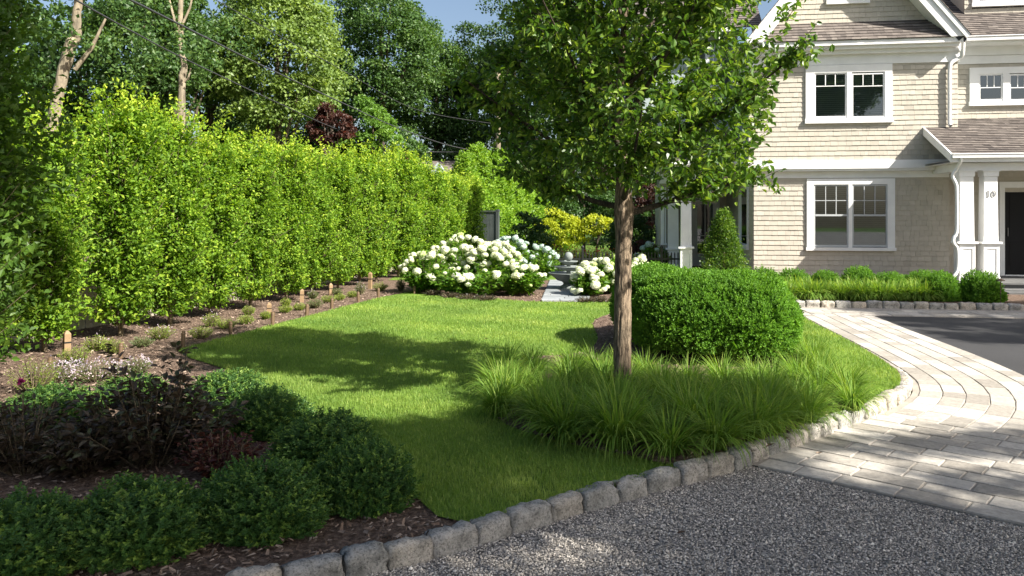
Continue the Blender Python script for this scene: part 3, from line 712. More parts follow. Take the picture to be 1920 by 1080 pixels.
def column(u, y, hw, z0, zl, zt, panel=True):
    r = build('column', [taper(u, y, zl + .045, zt - .13, hw * .93, hw * .84), taper(u, y, zt - .128, zt - .0, hw * .95, hw * .98), taper(u, y, zt - .02, zt - .003, hw * 1.15, hw * 1.15)], 'white', house)
    build('column_pedestal', [taper(u, y, z0, zl, hw, hw), taper(u, y, z0, z0 + .12, hw + .015, hw + .015),
          box(u - hw + .0, u + hw, y - hw - .012, y - hw, zl - .11, zl - .002), box(u - hw, u - hw + .06, y - hw - .012, y - hw, z0 + .13, zl - .112), box(u + hw - .06, u + hw, y - hw - .012, y - hw, z0 + .13, zl - .112)], 'white', r)
    build('column_ledge', [taper(u, y, zl + .001, zl + .044, hw + .05, hw + .05)], 'white', r); return r
zle = Z(1815, 457, -1.6); yc = -1.45; hw = .155
cols = []
for p0, p1 in ((1801, 1827), (1846, 1872)):
    uc = (U(p0, yc - hw) + U(p1, yc - hw)) / 2
    c_ = column(uc, yc, hw, zfl, zle, zbm0); cols.append((uc, c_))
# the house number on the second column: raised serif figures
un, cn = cols[1]; zn = Z(1859, 363, yc - hw); yn = yc - hw * .93 - .012
h_ = .06
one = [box(un - .058 - .008, un - .058 + .008, yn + .006, yn + .012, zn - h_, zn + h_), box(un - .058 - .025, un - .058 + .025, yn + .005, yn + .012, zn - h_ - .008, zn - h_), box(un - .058 - .026, un - .058 - .008, yn + .006, yn + .012, zn + h_ - .028, zn + h_ - .012)]
zero = []
n = 20; ring = []
for i in range(n):
    a = 2 * math.pi * i / n; wv = .011
    ring.append((un + .048 + .042 * math.cos(a), zn + (h_ + .004) * math.sin(a), un + .048 + .026 * math.cos(a), zn + (h_ - .004) * math.sin(a)))
vv = [(a, yn + .005, b) for a, b, _, _ in ring] + [(c, yn + .005, d) for _, _, c, d in ring] + [(a, yn + .012, b) for a, b, _, _ in ring] + [(c, yn + .012, d) for _, _, c, d in ring]
ff = []
for i in range(n):
    j = (i + 1) % n; ff += [[i, j, n + j, n + i], [i, 2 * n + i, 2 * n + j, j], [n + i, n + j, 3 * n + j, 3 * n + i]]
M['numeral'] = paint('numeral_metal', (.14, .14, .14), .4)
build('house_number', one + [(vv, ff, .5)], 'numeral', cn)
# downpipe by the column
yd = -1.62
pipe('downpipe', [(U(1801, PY - .06), PY - .06, Z(1801, 294, PY)), (U(1801, PY - .02), PY - .03, Z(1801, 302, PY)), (U(1794, -1.66), -1.66, Z(1794, 316, -1.66)), (U(1786, yd), yd, Z(1786, 330, yd)), (U(1792, yd), yd, Z(1792, 344, yd)), (U(1794, yd), yd, Z(1794, 360, yd)), (U(1794, yd), yd, Z(1794, 430, yd)), (U(1788, yd), yd, Z(1788, 446, yd)), (U(1788, yd), yd, Z(1788, 456, yd)), (U(1795, yd), yd, Z(1795, 468, yd)), (U(1795, yd), yd, Z(1795, 505, yd)), (U(1787, yd - .03), yd - .03, Z(1787, 522, yd)), (U(1785, yd - .04), yd - .04, Z(1786, 545, yd))], .036)
# porch floor, back wall, door, steps
build('porch_floor', [box(U(1790, -1.7), uE, -1.72, W3Y, .0, zfl - .035), box(U(1790, -1.7) - .03, uE, -1.76, W3Y, zfl - .033, zfl - .001)], 'stone_dark', house)
yb = W3Y
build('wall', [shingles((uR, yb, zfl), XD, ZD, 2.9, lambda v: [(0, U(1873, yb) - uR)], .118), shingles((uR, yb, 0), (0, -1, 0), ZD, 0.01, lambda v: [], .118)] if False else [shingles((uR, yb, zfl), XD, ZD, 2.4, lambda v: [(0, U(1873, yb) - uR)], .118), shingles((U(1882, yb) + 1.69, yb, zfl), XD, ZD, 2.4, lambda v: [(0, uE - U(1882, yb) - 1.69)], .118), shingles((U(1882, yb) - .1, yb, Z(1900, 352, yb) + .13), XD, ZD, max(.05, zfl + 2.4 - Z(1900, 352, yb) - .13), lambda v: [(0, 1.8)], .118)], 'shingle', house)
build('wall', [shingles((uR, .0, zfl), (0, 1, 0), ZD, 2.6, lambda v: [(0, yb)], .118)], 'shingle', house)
zdt = Z(1900, 352, yb); zdb = Z(1900, 515, yb); ud0 = U(1882, yb)
df = build('entrance_door_frame', [box(U(1872, yb), ud0, yb - .06, yb + .05, zfl, zdt + .14), box(ud0, ud0 + 1.7, yb - .061, yb + .05, zdt, zdt + .14), box(ud0, ud0 + 1.7, yb - .1, yb + .05, zfl, zdb)], 'white', house)
dr = build('door', [box(ud0, ud0 + 1.7, yb + .0, yb + .04, zdb, zdt), box(ud0 + .12, ud0 + .72, yb - .012, yb, zdb + .2, zdb + .8), box(ud0 + .12, ud0 + .72, yb - .012, yb, zdb + .95, zdt - .15)], 'door', house)
build('door_handle', [tube([(ud0 + .08, yb - .03, zdb + .9), (ud0 + .08, yb - .03, zdb + 1.1)], .012)], 'numeral', dr)
us = U(1874, -2.0)
build('step', [box(us, uE, -2.10, -1.762, .0, zfl - .15), box(us - .03, uE, -2.14, -1.764, zfl - .148, zfl - .11)], 'stone_dark', house)
build('step', [box(us, uE, -2.45, -2.10, .0, .07), box(us - .03, uE, -2.49, -2.142, .072, .11)], 'stone_dark', house)

# left recessed porch: roof, beam, column, door, far wing
LY = 1.0
uc1 = U(1286, LY); zl_l = Z(1286, 466, LY - .15); zb_l = Z(1286, 338, LY)
column(uc1 + .0, LY, .145, .05, zl_l, zb_l)
uc2 = U(1262, 3.2)
column(uc2, 3.2, .16, .05, Z(1262, 468, 3.2), Z(1262, 345, 3.2) + .1)
uLw = U(1236, 3.4)
build('left_porch_beam', [box(uc1 - .2, -.02, LY - .14, LY + .14, zb_l, Z(1350, 316, LY)), box(uc1 - .2, uc1 + .1, LY + .142, ND, zb_l, Z(1350, 316, LY)), box(uLw, uc1 - .21, 3.0, 3.3, zb_l, Z(1350, 316, LY))], 'white', house)
zlg = Z(1350, 309, .6)
build('left_porch_gutter', [box(uLw, -.17, .55, .66, zlg, zlg + .11), box(uLw, -.05, .62, 1.1, zlg - .04, zlg + .02)], 'white', house)
build('porch_ceiling', [box(uLw, -.02, 1.1, ND, zlg - .01, zlg + .05)], 'white', house)
sl2 = rad(30)
build('left_porch_roof', [shingles((uLw, .56, zlg + .1), XD, (0, math.cos(sl2), math.sin(sl2)), 2.1, lambda v: [(0, -uLw - .14)], .12, (.1, .25), .018)], 'roof', house)
# back wall of the recess
zlt = Z(1330, 378, ND); 
dl0, dl1 = U(1303, ND), U(1341, ND)
build('wall', [shingles((uLw, ND, 0), XD, ZD, zlg + .1, minus(lambda v: [(0, -uLw)], [(dl0 - .12 - uLw, dl1 + .12 - uLw, 0, zlt + .12)]), .118)], 'shingle', house)
lf = build('side_door_frame', [box(dl0 - .13, dl0, ND - .05, ND + .03, .05, zlt + .13), box(dl1, dl1 + .13, ND - .05, ND + .03, .05, zlt + .13), box(dl0, dl1, ND - .051, ND + .03, zlt, zlt + .13)], 'white', house)
ld = build('side_door', [box(dl0, dl0 + .07, ND - .02, ND + .02, .1, zlt), box(dl1 - .07, dl1, ND - .02, ND + .02, .1, zlt), box(dl0 + .07, dl1 - .07, ND - .02, ND + .02, zlt - .08, zlt), box(dl0 + .07, dl1 - .07, ND - .02, ND + .02, .1, .45), box((dl0 + dl1) / 2 - .012, (dl0 + dl1) / 2 + .012, ND - .015, ND + .01, .45, zlt - .08), box(dl0 + .07, dl1 - .07, ND - .014, ND + .01, 1.0, 1.025)], 'white', house)
build('pane', [([(dl0 + .07, ND, .45), (dl1 - .07, ND, .45), (dl1 - .07, ND, zlt - .08), (dl0 + .07, ND, zlt - .08)], [[0, 1, 2, 3]])], 'glass', ld)
build('room_backing', [box(dl0, dl1, ND + .06, ND + .07, .1, zlt)], 'interior', ld)
# far wing
uf0, uf1 = U(1237, 3.4), U(1257, 3.4); zf = zb_l
build('wall', [shingles((uf0 - .0, 3.4, .0), XD, ZD, zf, lambda v: [(0, uf1 - uf0 + .2)], .118), shingles((uf0, 7.5, .0), (0, -1, 0), ZD, zf, lambda v: [(0, 4.1)], .118)], 'shingle', house)
build('window', [box(uf0 + .03, uf0 + .12, 3.35, 3.4, .85, zf - .1), box(uf0 + .14, uf0 + .17, 3.35, 3.4, .85, zf - .1), box(uf0 + .02, uf0 + .2, 3.33, 3.4, .80, .848)], 'white', house)
# upper storey over the recess, shade painted into its wall colour
uu0 = U(1205, 2.2); zu1 = Z(1350, 60, 2.2)
ws = rect(1322, 1352, 84, 168, 2.2)
build('wall', [box(uu0, -.1, 2.2, 2.3, zlg + .6, zu1), box(uu0, uu0 + .1, 2.3, 3.2, zlg, zu1)], 'wing', house)
window(ws, [(ws[0] + .07, ws[1] - .07, ws[2] + .07, ws[3] - .07)], 2.18, top_frac=.5, blind=False, cols=2)
for a, b in ((1309, 1320), (1354, 1366), (1388, 1400)):
    q = rect(a, b, 84, 168, 2.15); sl_ = []; z = q[2]
    while z < q[3] - .03:
        sl_.append(box(q[0] + .03, q[1] - .03, 2.135, 2.16, z, z + .025)); z += .045
    build('shutter', [box(q[0], q[0] + .03, 2.12, 2.18, q[2], q[3]), box(q[1] - .03, q[1], 2.12, 2.18, q[2], q[3])] + sl_, 'dkfence', house)
build('roof', [shingles((uu0 - .2, 1.75, zu1), XD, (0, math.cos(rad(38)), math.sin(rad(38))), 2.2, lambda v: [(0, -uu0 - .1 + .8)], .13, (.1, .25), .018)], 'roof', house)
build('gutter', [box(uu0 - .2, -.3, 1.66, 1.76, zu1 - .1, zu1 + .02), box(uu0 - .1, -.2, 1.76, 2.2, zu1 - .06, zu1 - .03)], 'white', house)

# ------------------------------------------------------------------ plants
def put(mesh_obj_root, loc): mesh_obj_root.location = loc
def hornbeam(seed, nsh, per, leaf, H=3.4, rx=.60, dark=False):
    global R
    R = np.random.default_rng(seed)
    root = thing('hornbeam', '', 'tree')
    st = []
    tr = [(R.normal() * .02 * i, R.normal() * .02 * i, .75 * i * H / 3.4) for i in range(5)]
    st.append(tube(tr, [.032, .028, .022, .014, .006], 7))
    z0 = R.uniform(.10, H - .75, nsh) ** 1.0; az = R.uniform(0, 2 * np.pi, nsh); el = np.radians(R.uniform(28, 62, nsh))
    prof = np.interp(z0 / H, [0, .12, .3, .6, .82], [.66, .88, 1.0, .86, .45])
    lobe = 1 + .20 * np.sin(3 * az + z0 * 2.6 + seed) + .16 * np.sin(5 * az - z0 * 4.3)
    reach = rx * prof * lobe * R.uniform(.62, 1.04, nsh)
    L = reach / np.cos(el); L = np.minimum(L, 1.3)
    d = np.stack([np.cos(az) * np.cos(el), np.sin(az) * np.cos(el), np.sin(el)], 1)
    S = np.stack([np.zeros(nsh), np.zeros(nsh), z0], 1)
    # leader shoots at the top
    nt2 = 46; a2 = R.uniform(0, 6.28, nt2); r2 = R.uniform(0, .42, nt2) * rx / .6
    S2 = np.stack([np.cos(a2) * r2, np.sin(a2) * r2, R.uniform(H - 1.0, H - .45, nt2)], 1); d2 = unit(np.stack([np.cos(a2) * .25, np.sin(a2) * .25, np.ones(nt2)], 1) + R.normal(size=(nt2, 3)) * .1)
    L2 = R.uniform(.3, .8, nt2) * (1 - .3 * r2 / .42)
    S = np.vstack([S, S2]); d = np.vstack([d, d2]); L = np.r_[L, L2]; n = len(L)
    for i in list(range(0, nsh, 5)):
        e = S[i] + d[i] * L[i] * .95; st.append(tube([S[i], (S[i] + e) / 2 + (0, 0, -.03), e], [.009, .006, .002], 4))
    for i in range(4):   # basal stems
        a = R.uniform(0, 6.28); st.append(tube([(0, 0, .05), (math.cos(a) * .12, math.sin(a) * .12, .6), (math.cos(a) * .2, math.sin(a) * .2, 1.4)], [.014, .01, .005], 5))
    t = R.uniform(.28, 1.03, (n, per)); t[nsh:] = R.uniform(.0, 1.0, (nt2, per))
    P = S[:, None] + d[:, None] * (L[:, None] * t)[..., None] + R.normal(size=(n, per, 3)) * .035
    P[:, :, 2] -= .10 * t ** 2
    out = d[:, None] * .6 + R.normal(size=(n, per, 3)) * .62 + np.array([0, 0, -.18])
    Nn = np.array([0, 0, .75]) + d[:, None] * .45 + R.normal(size=(n, per, 3)) * .5
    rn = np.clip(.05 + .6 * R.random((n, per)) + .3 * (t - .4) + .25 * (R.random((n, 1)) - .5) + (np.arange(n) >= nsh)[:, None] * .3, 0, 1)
    P = P.reshape(-1, 3); k = P[:, 2] > .16; m_ = k
    LL = leaf * R.uniform(.7, 1.15, m_.sum())
    ch = leaves(P[m_], out.reshape(-1, 3)[m_], Nn.reshape(-1, 3)[m_], LL, LL * .62, rn.reshape(-1)[m_])
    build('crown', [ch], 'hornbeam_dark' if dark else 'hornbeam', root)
    build('stem', st, 'stem', root)
    return root
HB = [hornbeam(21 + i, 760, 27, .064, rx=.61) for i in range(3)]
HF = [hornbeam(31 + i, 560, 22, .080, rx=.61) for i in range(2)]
def ordw(n):
    if n <= 20: return ORD[n - 1]
    t_ = ['', '', 'twenty', 'thirty', 'forty', 'fifty', 'sixty'][n // 10]
    return ('twentieth thirtieth fortieth fiftieth sixtieth'.split()[n // 10 - 2]) if n % 10 == 0 else t_ + '-' + ORD[n % 10 - 1]
ORD = ['first', 'second', 'third', 'fourth', 'fifth', 'sixth', 'seventh', 'eighth', 'ninth', 'tenth', 'eleventh', 'twelfth', 'thirteenth', 'fourteenth', 'fifteenth', 'sixteenth', 'seventeenth', 'eighteenth', 'nineteenth', 'twentieth', 'twenty-first', 'twenty-second']
hl = np.array([-5.75, 8.35]); hd = unit(np.array([2.13, 9.04]))
used = set(); hb_pts = []
NHB = 18
for i in range(NHB):
    p = hl + hd * i * 1.10 + R.normal(size=2) * .05
    hb_pts.append(p)
    src = HB[i % 3] if i < 9 else HF[i % 2]
    lab = f'{ORD[i]} upright hornbeam of the left hedge row, counted from the camera' if i < NHB - 1 else 'farthest upright hornbeam of the left hedge row, beside the grey gate panel'
    sc = R.uniform(.93, 1.04); sz = sc * R.uniform(.95, 1.05) * np.interp(i, [0, 5, 17], [1.02, .98, .93])
    loc = (p[0], p[1], .07)
    if src.name not in used:
        used.add(src.name); o = src; o.location = loc
    else: o = copy_tree(src, loc)
    o.rotation_euler = (0, 0, R.uniform(0, 6.28)); o.scale = (sc, sc, sz); o['label'] = lab; o['group'] = 'hornbeams of the left hedge row'
# nearer, broader shaded tree at the left edge
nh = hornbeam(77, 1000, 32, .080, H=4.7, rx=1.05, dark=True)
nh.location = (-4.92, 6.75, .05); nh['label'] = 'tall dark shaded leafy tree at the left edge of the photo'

# board fence behind the hornbeams
def board_fence(name, p0, p1, h, label, mat, bw=.14, z0=.05, post=2.0, gap=.012):
    r = thing(name, label, 'fence'); p0 = np.array(p0); p1 = np.array(p1); L = np.linalg.norm(p1 - p0); d = (p1 - p0) / L; nn = np.array([d[1], -d[0]])
    def bx(a0, a1, b0, b1, za, zb):
        c = [p0 + d * a0 + nn * b0, p0 + d * a1 + nn * b0, p0 + d * a1 + nn * b1, p0 + d * a0 + nn * b1]
        return ([(x, y, za) for x, y in c] + [(x, y, zb) for x, y in c], BOXF, R.random())
    ch = []; a = 0
    while a < L: ch.append(bx(a, min(a + bw - gap, L), 0, .02, z0, z0 + h - .05)); a += bw
    build('board_panel', ch, mat, r)
    build('rail', [bx(0, L, -.04, -.002, z0 + .2, z0 + .28)], mat, r); build('rail', [bx(0, L, -.04, -.002, z0 + h - .2, z0 + h - .12)], mat, r)
    build('cap', [bx(-.02, L + .02, -.05, .05, z0 + h - .048, z0 + h)], mat, r)
    a = 0
    while a <= L + .1: build('post', [bx(a - .05, a + .05, -.05, .05, z0 - .05, z0 + h + .04)], mat, r); a += post
    return r
fo = np.array([-hd[1], hd[0]]) * 1.0
board_fence('board_fence', hl + fo * .95 - hd * 2, hl + fo * .95 + hd * 21, .92, 'low weathered pale board fence seen through the hedge stems', 'fence')
board_fence('gate_panel', (-1.35, 27.9), (-.45, 27.6), 1.75, 'grey green board gate panel at the far end of the hornbeam hedge', 'dkfence', .12, 0.05, .9, .006)

# stakes and posts
def stake(px, py, hgt, r_, label, mat, name, grp, z=.08, square=False):
    x, y = G(px, py, z)
    ch = [taper(0, 0, -.05, hgt, r_, r_ * .95), taper(0, 0, hgt, hgt + r_, r_ * .95, r_ * .3)] if square else [tube([(0, 0, -.05), (0, 0, hgt * .8), (0, 0, hgt)], [r_, r_, r_ * .85], 12), lathe([(0, hgt + r_ * .3), (r_ * .5, hgt + r_ * .22), (r_ * .85, hgt)], 12)]
    o = thing(name, label, 'stake' if square else 'bollard', (x, y, z), R.uniform(0, 1), grp)
    build('shaft', ch, mat, o)
    if square: build('tie_band', [taper(0, 0, hgt * .62, hgt * .68, r_ * 1.06, r_ * 1.06)], 'black', o)
    else: build('cap_ring', [lathe([(r_ * 1.02, hgt * .80), (r_ * 1.12, hgt * .82), (r_ * 1.12, hgt * .86), (r_ * 1.02, hgt * .88)], 12)], mat, o)
    o.rotation_euler = (R.normal() * .03, R.normal() * .03, R.uniform(0, 3)); return o
lowp = [(92, 712, .21), (226, 676, .19), (343, 652, .20), (432, 627, .17), (511, 610, .19), (575, 592, .18), (622, 578, .17), (672, 566, .18), (709, 557, .17), (777, 551, .16)]
for i, (px, py, h) in enumerate(lowp):
    lb = f'{ORD[i]} short bronze path post along the mulch edge, counted from the camera' if i < 9 else 'farthest short bronze path post, beside the hydrangeas'
    stake(px, py, h, .024 if i < 4 else .028, lb, 'bronze_metal', 'path_post', 'short bronze posts along the mulch bed')
big = [(125, 671, .27, 'thick pale wooden stake in front of the nearest hedge stems'), (505, 590, .16, 'wooden tree stake second nearest along the hedge foot'), (566, 566, .20, 'wooden tree stake third nearest along the hedge foot'), (620, 553, .20, 'wooden tree stake fourth nearest along the hedge foot'), (694, 541, .32, 'tall wooden tree stake at the far end of the mulch bed')]
for px, py, h, lb in big: stake(px, py, h, .035, lb, 'stake', 'wooden_stake', 'wooden stakes at the hedge foot', square=True)

# boxwood and other mounded shrubs
def mound(seed, rx, ry, h, nspr, per, leaf, mat, name, label, cat='shrub', fl=None, loose=.05, core=.86, elong=.55, roundness=1.0, lump=.08, group=None):
    global R
    R = np.random.default_rng(seed)
    root = thing(name, label, cat, group=group)
    u = R.random(nspr) ** .8; th = R.uniform(0, 2 * np.pi, nspr)
    cz = 1 - u * 1.12; cz = np.clip(cz, -.12, 1); sr_ = np.sqrt(np.clip(1 - cz ** 2, 0, 1)) ** roundness
    dirs = np.stack([np.cos(th) * sr_, np.sin(th) * sr_, cz], 1)
    lm = 1 + lump * (2 * vnoise(th * 2.2 + 9, cz * 4 + 20, seed) - 1) + R.normal(size=nspr) * loose - .12 * (R.random(nspr) < .15)
    base = np.array([rx, ry, h * .88]); P = dirs * lm[:, None] * base; P[:, 2] = P[:, 2] + h * .12
    P[:, 2] = np.maximum(P[:, 2], R.uniform(.02, .07, nspr))
    ax = unit(dirs / base * min(rx, h) + np.array([0, 0, elong]) + R.normal(size=(nspr, 3)) * .3)
    j = np.arange(per); t = (j + .5) / per
    az = R.uniform(0, 6.28, (nspr, 1)) + j * 2.4
    a = unit(np.cross(ax, [0.3, .2, 1.])); b = np.cross(ax, a)
    rad_ = np.cos(az)[..., None] * a[:, None] + np.sin(az)[..., None] * b[:, None]
    LP = P[:, None] + ax[:, None] * ((t - .6) * leaf * 2.6)[None, :, None]
    D = rad_ * (1.15 - t * .6)[None, :, None] + ax[:, None] * (.35 + t * .8)[None, :, None] + R.normal(size=(nspr, per, 3)) * .15
    Nn = ax[:, None] * 1.0 - rad_ * .3 + R.normal(size=(nspr, per, 3)) * .2
    rn = np.clip(.15 + .4 * R.random((nspr, 1)) + .15 * R.random((nspr, per)) + .35 * t[None] * (R.random((nspr, 1)) < .5), 0, 1)
    LL = (leaf * R.uniform(.75, 1.15, (nspr, per))).ravel()
    ch = leaves(LP.reshape(-1, 3), D.reshape(-1, 3), Nn.reshape(-1, 3), LL, LL * .58, rn.ravel())
    build('foliage', [ch], mat, root)
    if core:
        # sparse inner foliage and branchlets that close the view into the shrub
        n2 = int(nspr * .5); q = rdir(n2); q[:, 2] = np.abs(q[:, 2]); rr = R.uniform(.55, .88, n2)
        Pi = q * rr[:, None] * base
        c2 = leaves(Pi, rdir(n2), q + R.normal(size=(n2, 3)) * .3, leaf * 4.5, leaf * 3.5)
        build('inner_foliage', [c2], mat, root)
        build('stem', [tube([(0, 0, -.03), tuple(q[i] * base * .35), tuple(q[i] * base * .75)], [.012, .008, .003], 5) for i in range(14)], 'stem', root)
    return root
# near boxwoods, two source meshes
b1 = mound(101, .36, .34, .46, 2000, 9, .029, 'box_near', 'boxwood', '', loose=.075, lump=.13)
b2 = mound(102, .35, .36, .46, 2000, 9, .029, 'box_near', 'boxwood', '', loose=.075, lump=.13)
NB = [((255, 3.88), 1.02, .95, 'dark clipped boxwood mound in the foreground, second from the left frame edge'),
      ((488, 4.15), .95, .93, 'dark clipped boxwood mound in the foreground, front row, third from the left'),
      ((683, 4.50), .90, 1.02, 'dark clipped boxwood mound at the right end of the front row by the lawn'),
      ((40, 3.68), 1.0, .98, 'dark clipped boxwood cut by the lower left corner of the photo'),
      ((612, 5.30), 1.0, .85, 'dark boxwood just behind the right end of the front row'),
      ((505, 5.95), 1.0, .90, 'boxwood half in sun between the red leaf shrub and the lawn'),
      ((425, 6.62), 1.0, .98, 'bright sunlit boxwood tip farthest along the lawn edge'),
      ((95, 6.25), 1.1, .82, 'dark low boxwood behind the red leaf shrubs at the left'),
      ((250, 6.9), .9, .62, 'low dark boxwood hidden behind the purple stems')]
for i, ((px, Y), s, sz, lb) in enumerate(NB):
    src = (b1, b2)[i % 2]; loc = ((px - 960) / F * Y, Y, .075)
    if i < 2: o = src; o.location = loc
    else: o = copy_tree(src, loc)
    o.rotation_euler = (0, 0, i * 1.3); o.scale = (s * .86, s * .86 * (1 + .06 * math.sin(i * 2.1)), sz * (.66 + .04 * math.sin(i * 1.7))); o['label'] = lb; o['group'] = 'boxwood mounds in the near left bed'

def leafy_shrub(seed, rx, ry, h, nst, per, leaf, mat, name, label, tip=.0, cat='shrub', stems=True, wd=.62, spread=1.0, stemmat='stem', tmpl=LEAF4, low=.12, group=None):
    global R
    R = np.random.default_rng(seed)
    root = thing(name, label, cat, group=group); th = R.uniform(0, 6.28, nst); rr = np.sqrt(R.random(nst))
    ex, ey = np.cos(th) * rr * rx, np.sin(th) * rr * ry
    ez = h * (1 - .45 * rr ** 2) * R.uniform(.72, 1.0, nst) + tip * (R.random(nst) < .32) * R.random(nst)
    E = np.stack([ex, ey, ez], 1); S = np.stack([ex * .22, ey * .22, np.zeros(nst)], 1); Md = (S + E) / 2 + np.stack([ex * .12, ey * .12, h * .08 * np.ones(nst)], 1)
    t = R.uniform(low, 1.02, (nst, per)); t = np.sort(t, 1); tt = t[..., None]
    P = S[:, None] * (1 - tt) ** 2 + 2 * Md[:, None] * tt * (1 - tt) + E[:, None] * tt ** 2
    tg_ = unit(E - S)[:, None]
    D = tg_ * .35 + R.normal(size=(nst, per, 3)) * (.65, .65, .3) + np.stack([ex, ey, ex * 0], 1)[:, None] * .8 / max(rx, .1)
    P = P + unit(D) * .02
    Nn = np.array([0, 0, 1.]) + R.normal(size=(nst, per, 3)) * .38 + unit(D) * .2
    LL = (leaf * R.uniform(.6, 1.15, (nst, per)) * (1.1 - .3 * t)).ravel()
    rn = np.clip(R.random((nst, per)) * .75 + .25 * t, 0, 1)
    build('foliage', [leaves(P.reshape(-1, 3), D.reshape(-1, 3), Nn.reshape(-1, 3), LL, LL * wd, rn.ravel(), tmpl)], mat, root)
    if stems: build('stem', [tube([S[i], Md[i] * .5 + (S[i] + E[i]) * .25, E[i]], [.006, .004, .002], 4) for i in range(0, nst, 1 if nst < 90 else 2)], stemmat, root)
    root['_tips'] = 0
    return root, E
def at(px, Y, z=.075): return ((px - 960) / F * Y, Y, z)
a, _ = leafy_shrub(201, .54, .44, .60, 110, 22, .072, 'bronze', 'purple_leaf_shrub', 'dark purple leaved shrub with upright stems rising above the near boxwoods', tip=.30); a.location = at(285, 5.15)
a, _ = leafy_shrub(202, .35, .35, .45, 70, 20, .058, 'bronze', 'purple_leaf_shrub', 'smaller dark red leaved shrub at the left frame edge above the boxwoods', tip=.1); a.location = at(45, 5.0)
a, _ = leafy_shrub(203, .25, .25, .30, 44, 16, .05, 'red', 'purple_leaf_shrub', 'low rusty red leaved plant right of the purple shrub', tip=.02); a.location = at(410, 4.95)
a, _ = leafy_shrub(204, .30, .28, .34, 50, 18, .07, 'bronze', 'purple_leaf_shrub', 'green bronze broad leaved plant behind the gap of the front boxwoods', tip=.0); a.location = at(160, 4.95)
# perennials in the mulch bed
def catmint(seed, r_, h, mat, label, flowers=0, fm='catflower', group=None):
    o, E = leafy_shrub(seed, r_, r_, h, 70, 16, .024, mat, 'perennial', label, cat='plant', wd=.5, tmpl=LEAF2, group=group)
    if flowers:
        k = R.integers(0, len(E), flowers); q = E[k] + R.normal(size=(flowers, 3)) * (.02, .02, .025)
        build('flower', [leaves(q, rdir(flowers) + (0, 0, .6), rdir(flowers), .02, .014)], fm, o)['kind'] = 'stuff'
    return o
pl = [(62, 735, .22, .34, 'perennial', 0, 'yellow green mounded perennial between the left edge and the first bronze post'),
      (140, 682, .17, .20, 'perennial', 0, 'bright green perennial at the foot of the thick pale stake'),
      (182, 657, .15, .20, 'perennial', 30, 'tufted perennial between the pale stake and the second bronze post, rear one'),
      (212, 662, .12, .17, 'perennial', 0, 'small perennial just left of the second bronze post'),
      (110, 715, .26, .20, 'bluegreen', 260, 'lavender flowered catmint clump in front of the first bronze post'),
      (180, 712, .30, .20, 'bluegreen', 300, 'widest lavender flowered catmint clump behind the purple shrub'),
      (250, 700, .2, .16, 'bluegreen', 160, 'pale lavender catmint clump below the second bronze post'),
      (266, 650, .12, .13, 'bluegreen', 0, 'shaded green perennial between the second and third bronze posts'),
      (302, 636, .17, .19, 'perennial', 40, 'perennial with lavender flowers left of the third bronze post'),
      (377, 634, .15, .17, 'perennial', 20, 'bright perennial between the third and fourth bronze posts'),
      (396, 612, .13, .20, 'perennial', 30, 'taller perennial close to the hedge above the fourth bronze post'),
      (424, 615, .16, .15, 'perennial', 0, 'round green perennial directly behind the fourth bronze post'),
      (461, 607, .12, .14, 'perennial', 0, 'round perennial between the fourth and fifth bronze posts'),
      (466, 590, .09, .15, 'perennial', 0, 'small upright perennial at the hedge foot above the fifth post gap'),
      (498, 598, .08, .12, 'perennial', 0, 'tiny perennial just left of the fifth bronze post'),
      (534, 586, .12, .13, 'perennial', 0, 'yellowish perennial between the fifth and sixth bronze posts, front one'),
      (536, 574, .09, .14, 'perennial', 0, 'yellowish perennial between the fifth and sixth bronze posts, rear one'),
      (562, 581, .10, .12, 'perennial', 0, 'round perennial left of the sixth bronze post'),
      (591, 577, .14, .17, 'bluegreen', 0, 'green perennial right of the sixth bronze post'),
      (586, 560, .10, .17, 'bluegreen', 30, 'bluish perennial at the hedge foot behind the sixth post'),
      (615, 567, .13, .14, 'perennial', 0, 'round perennial left of the seventh bronze post'),
      (637, 563, .10, .13, 'perennial', 0, 'small perennial right of the seventh bronze post'),
      (632, 553, .10, .14, 'bluegreen', 0, 'small bluish perennial behind the seventh bronze post'),
      (661, 557, .12, .13, 'perennial', 0, 'round perennial left of the eighth bronze post'),
      (676, 552, .10, .26, 'bluegreen', 40, 'tall thin perennial behind the eighth bronze post'),
      (713, 545, .17, .20, 'perennial', 0, 'broad perennial behind the ninth bronze post'),
      (751, 545, .10, .28, 'bluegreen', 20, 'thin upright perennial left of the farthest bronze post')]
for i, (px, py, r_, h, mt, fl, lb) in enumerate(pl):
    x, y = G(px, py, .08); o = catmint(300 + i, r_, h, mt, lb, fl, group='perennials in the mulch bed'); o.location = (x, y, .075)
o, E = leafy_shrub(340, .15, .15, .42, 14, 14, .06, 'bronze', 'dark_flowering_plant', 'thin dark stemmed plant with a magenta bloom at the left edge', cat='plant'); o.location = at(40, 5.6)
build('bloom', [leaves(np.array([[.0, 0, .44]] * 16), rdir(16) + (0, 0, .5), rdir(16), .035, .025)], 'magenta', o)

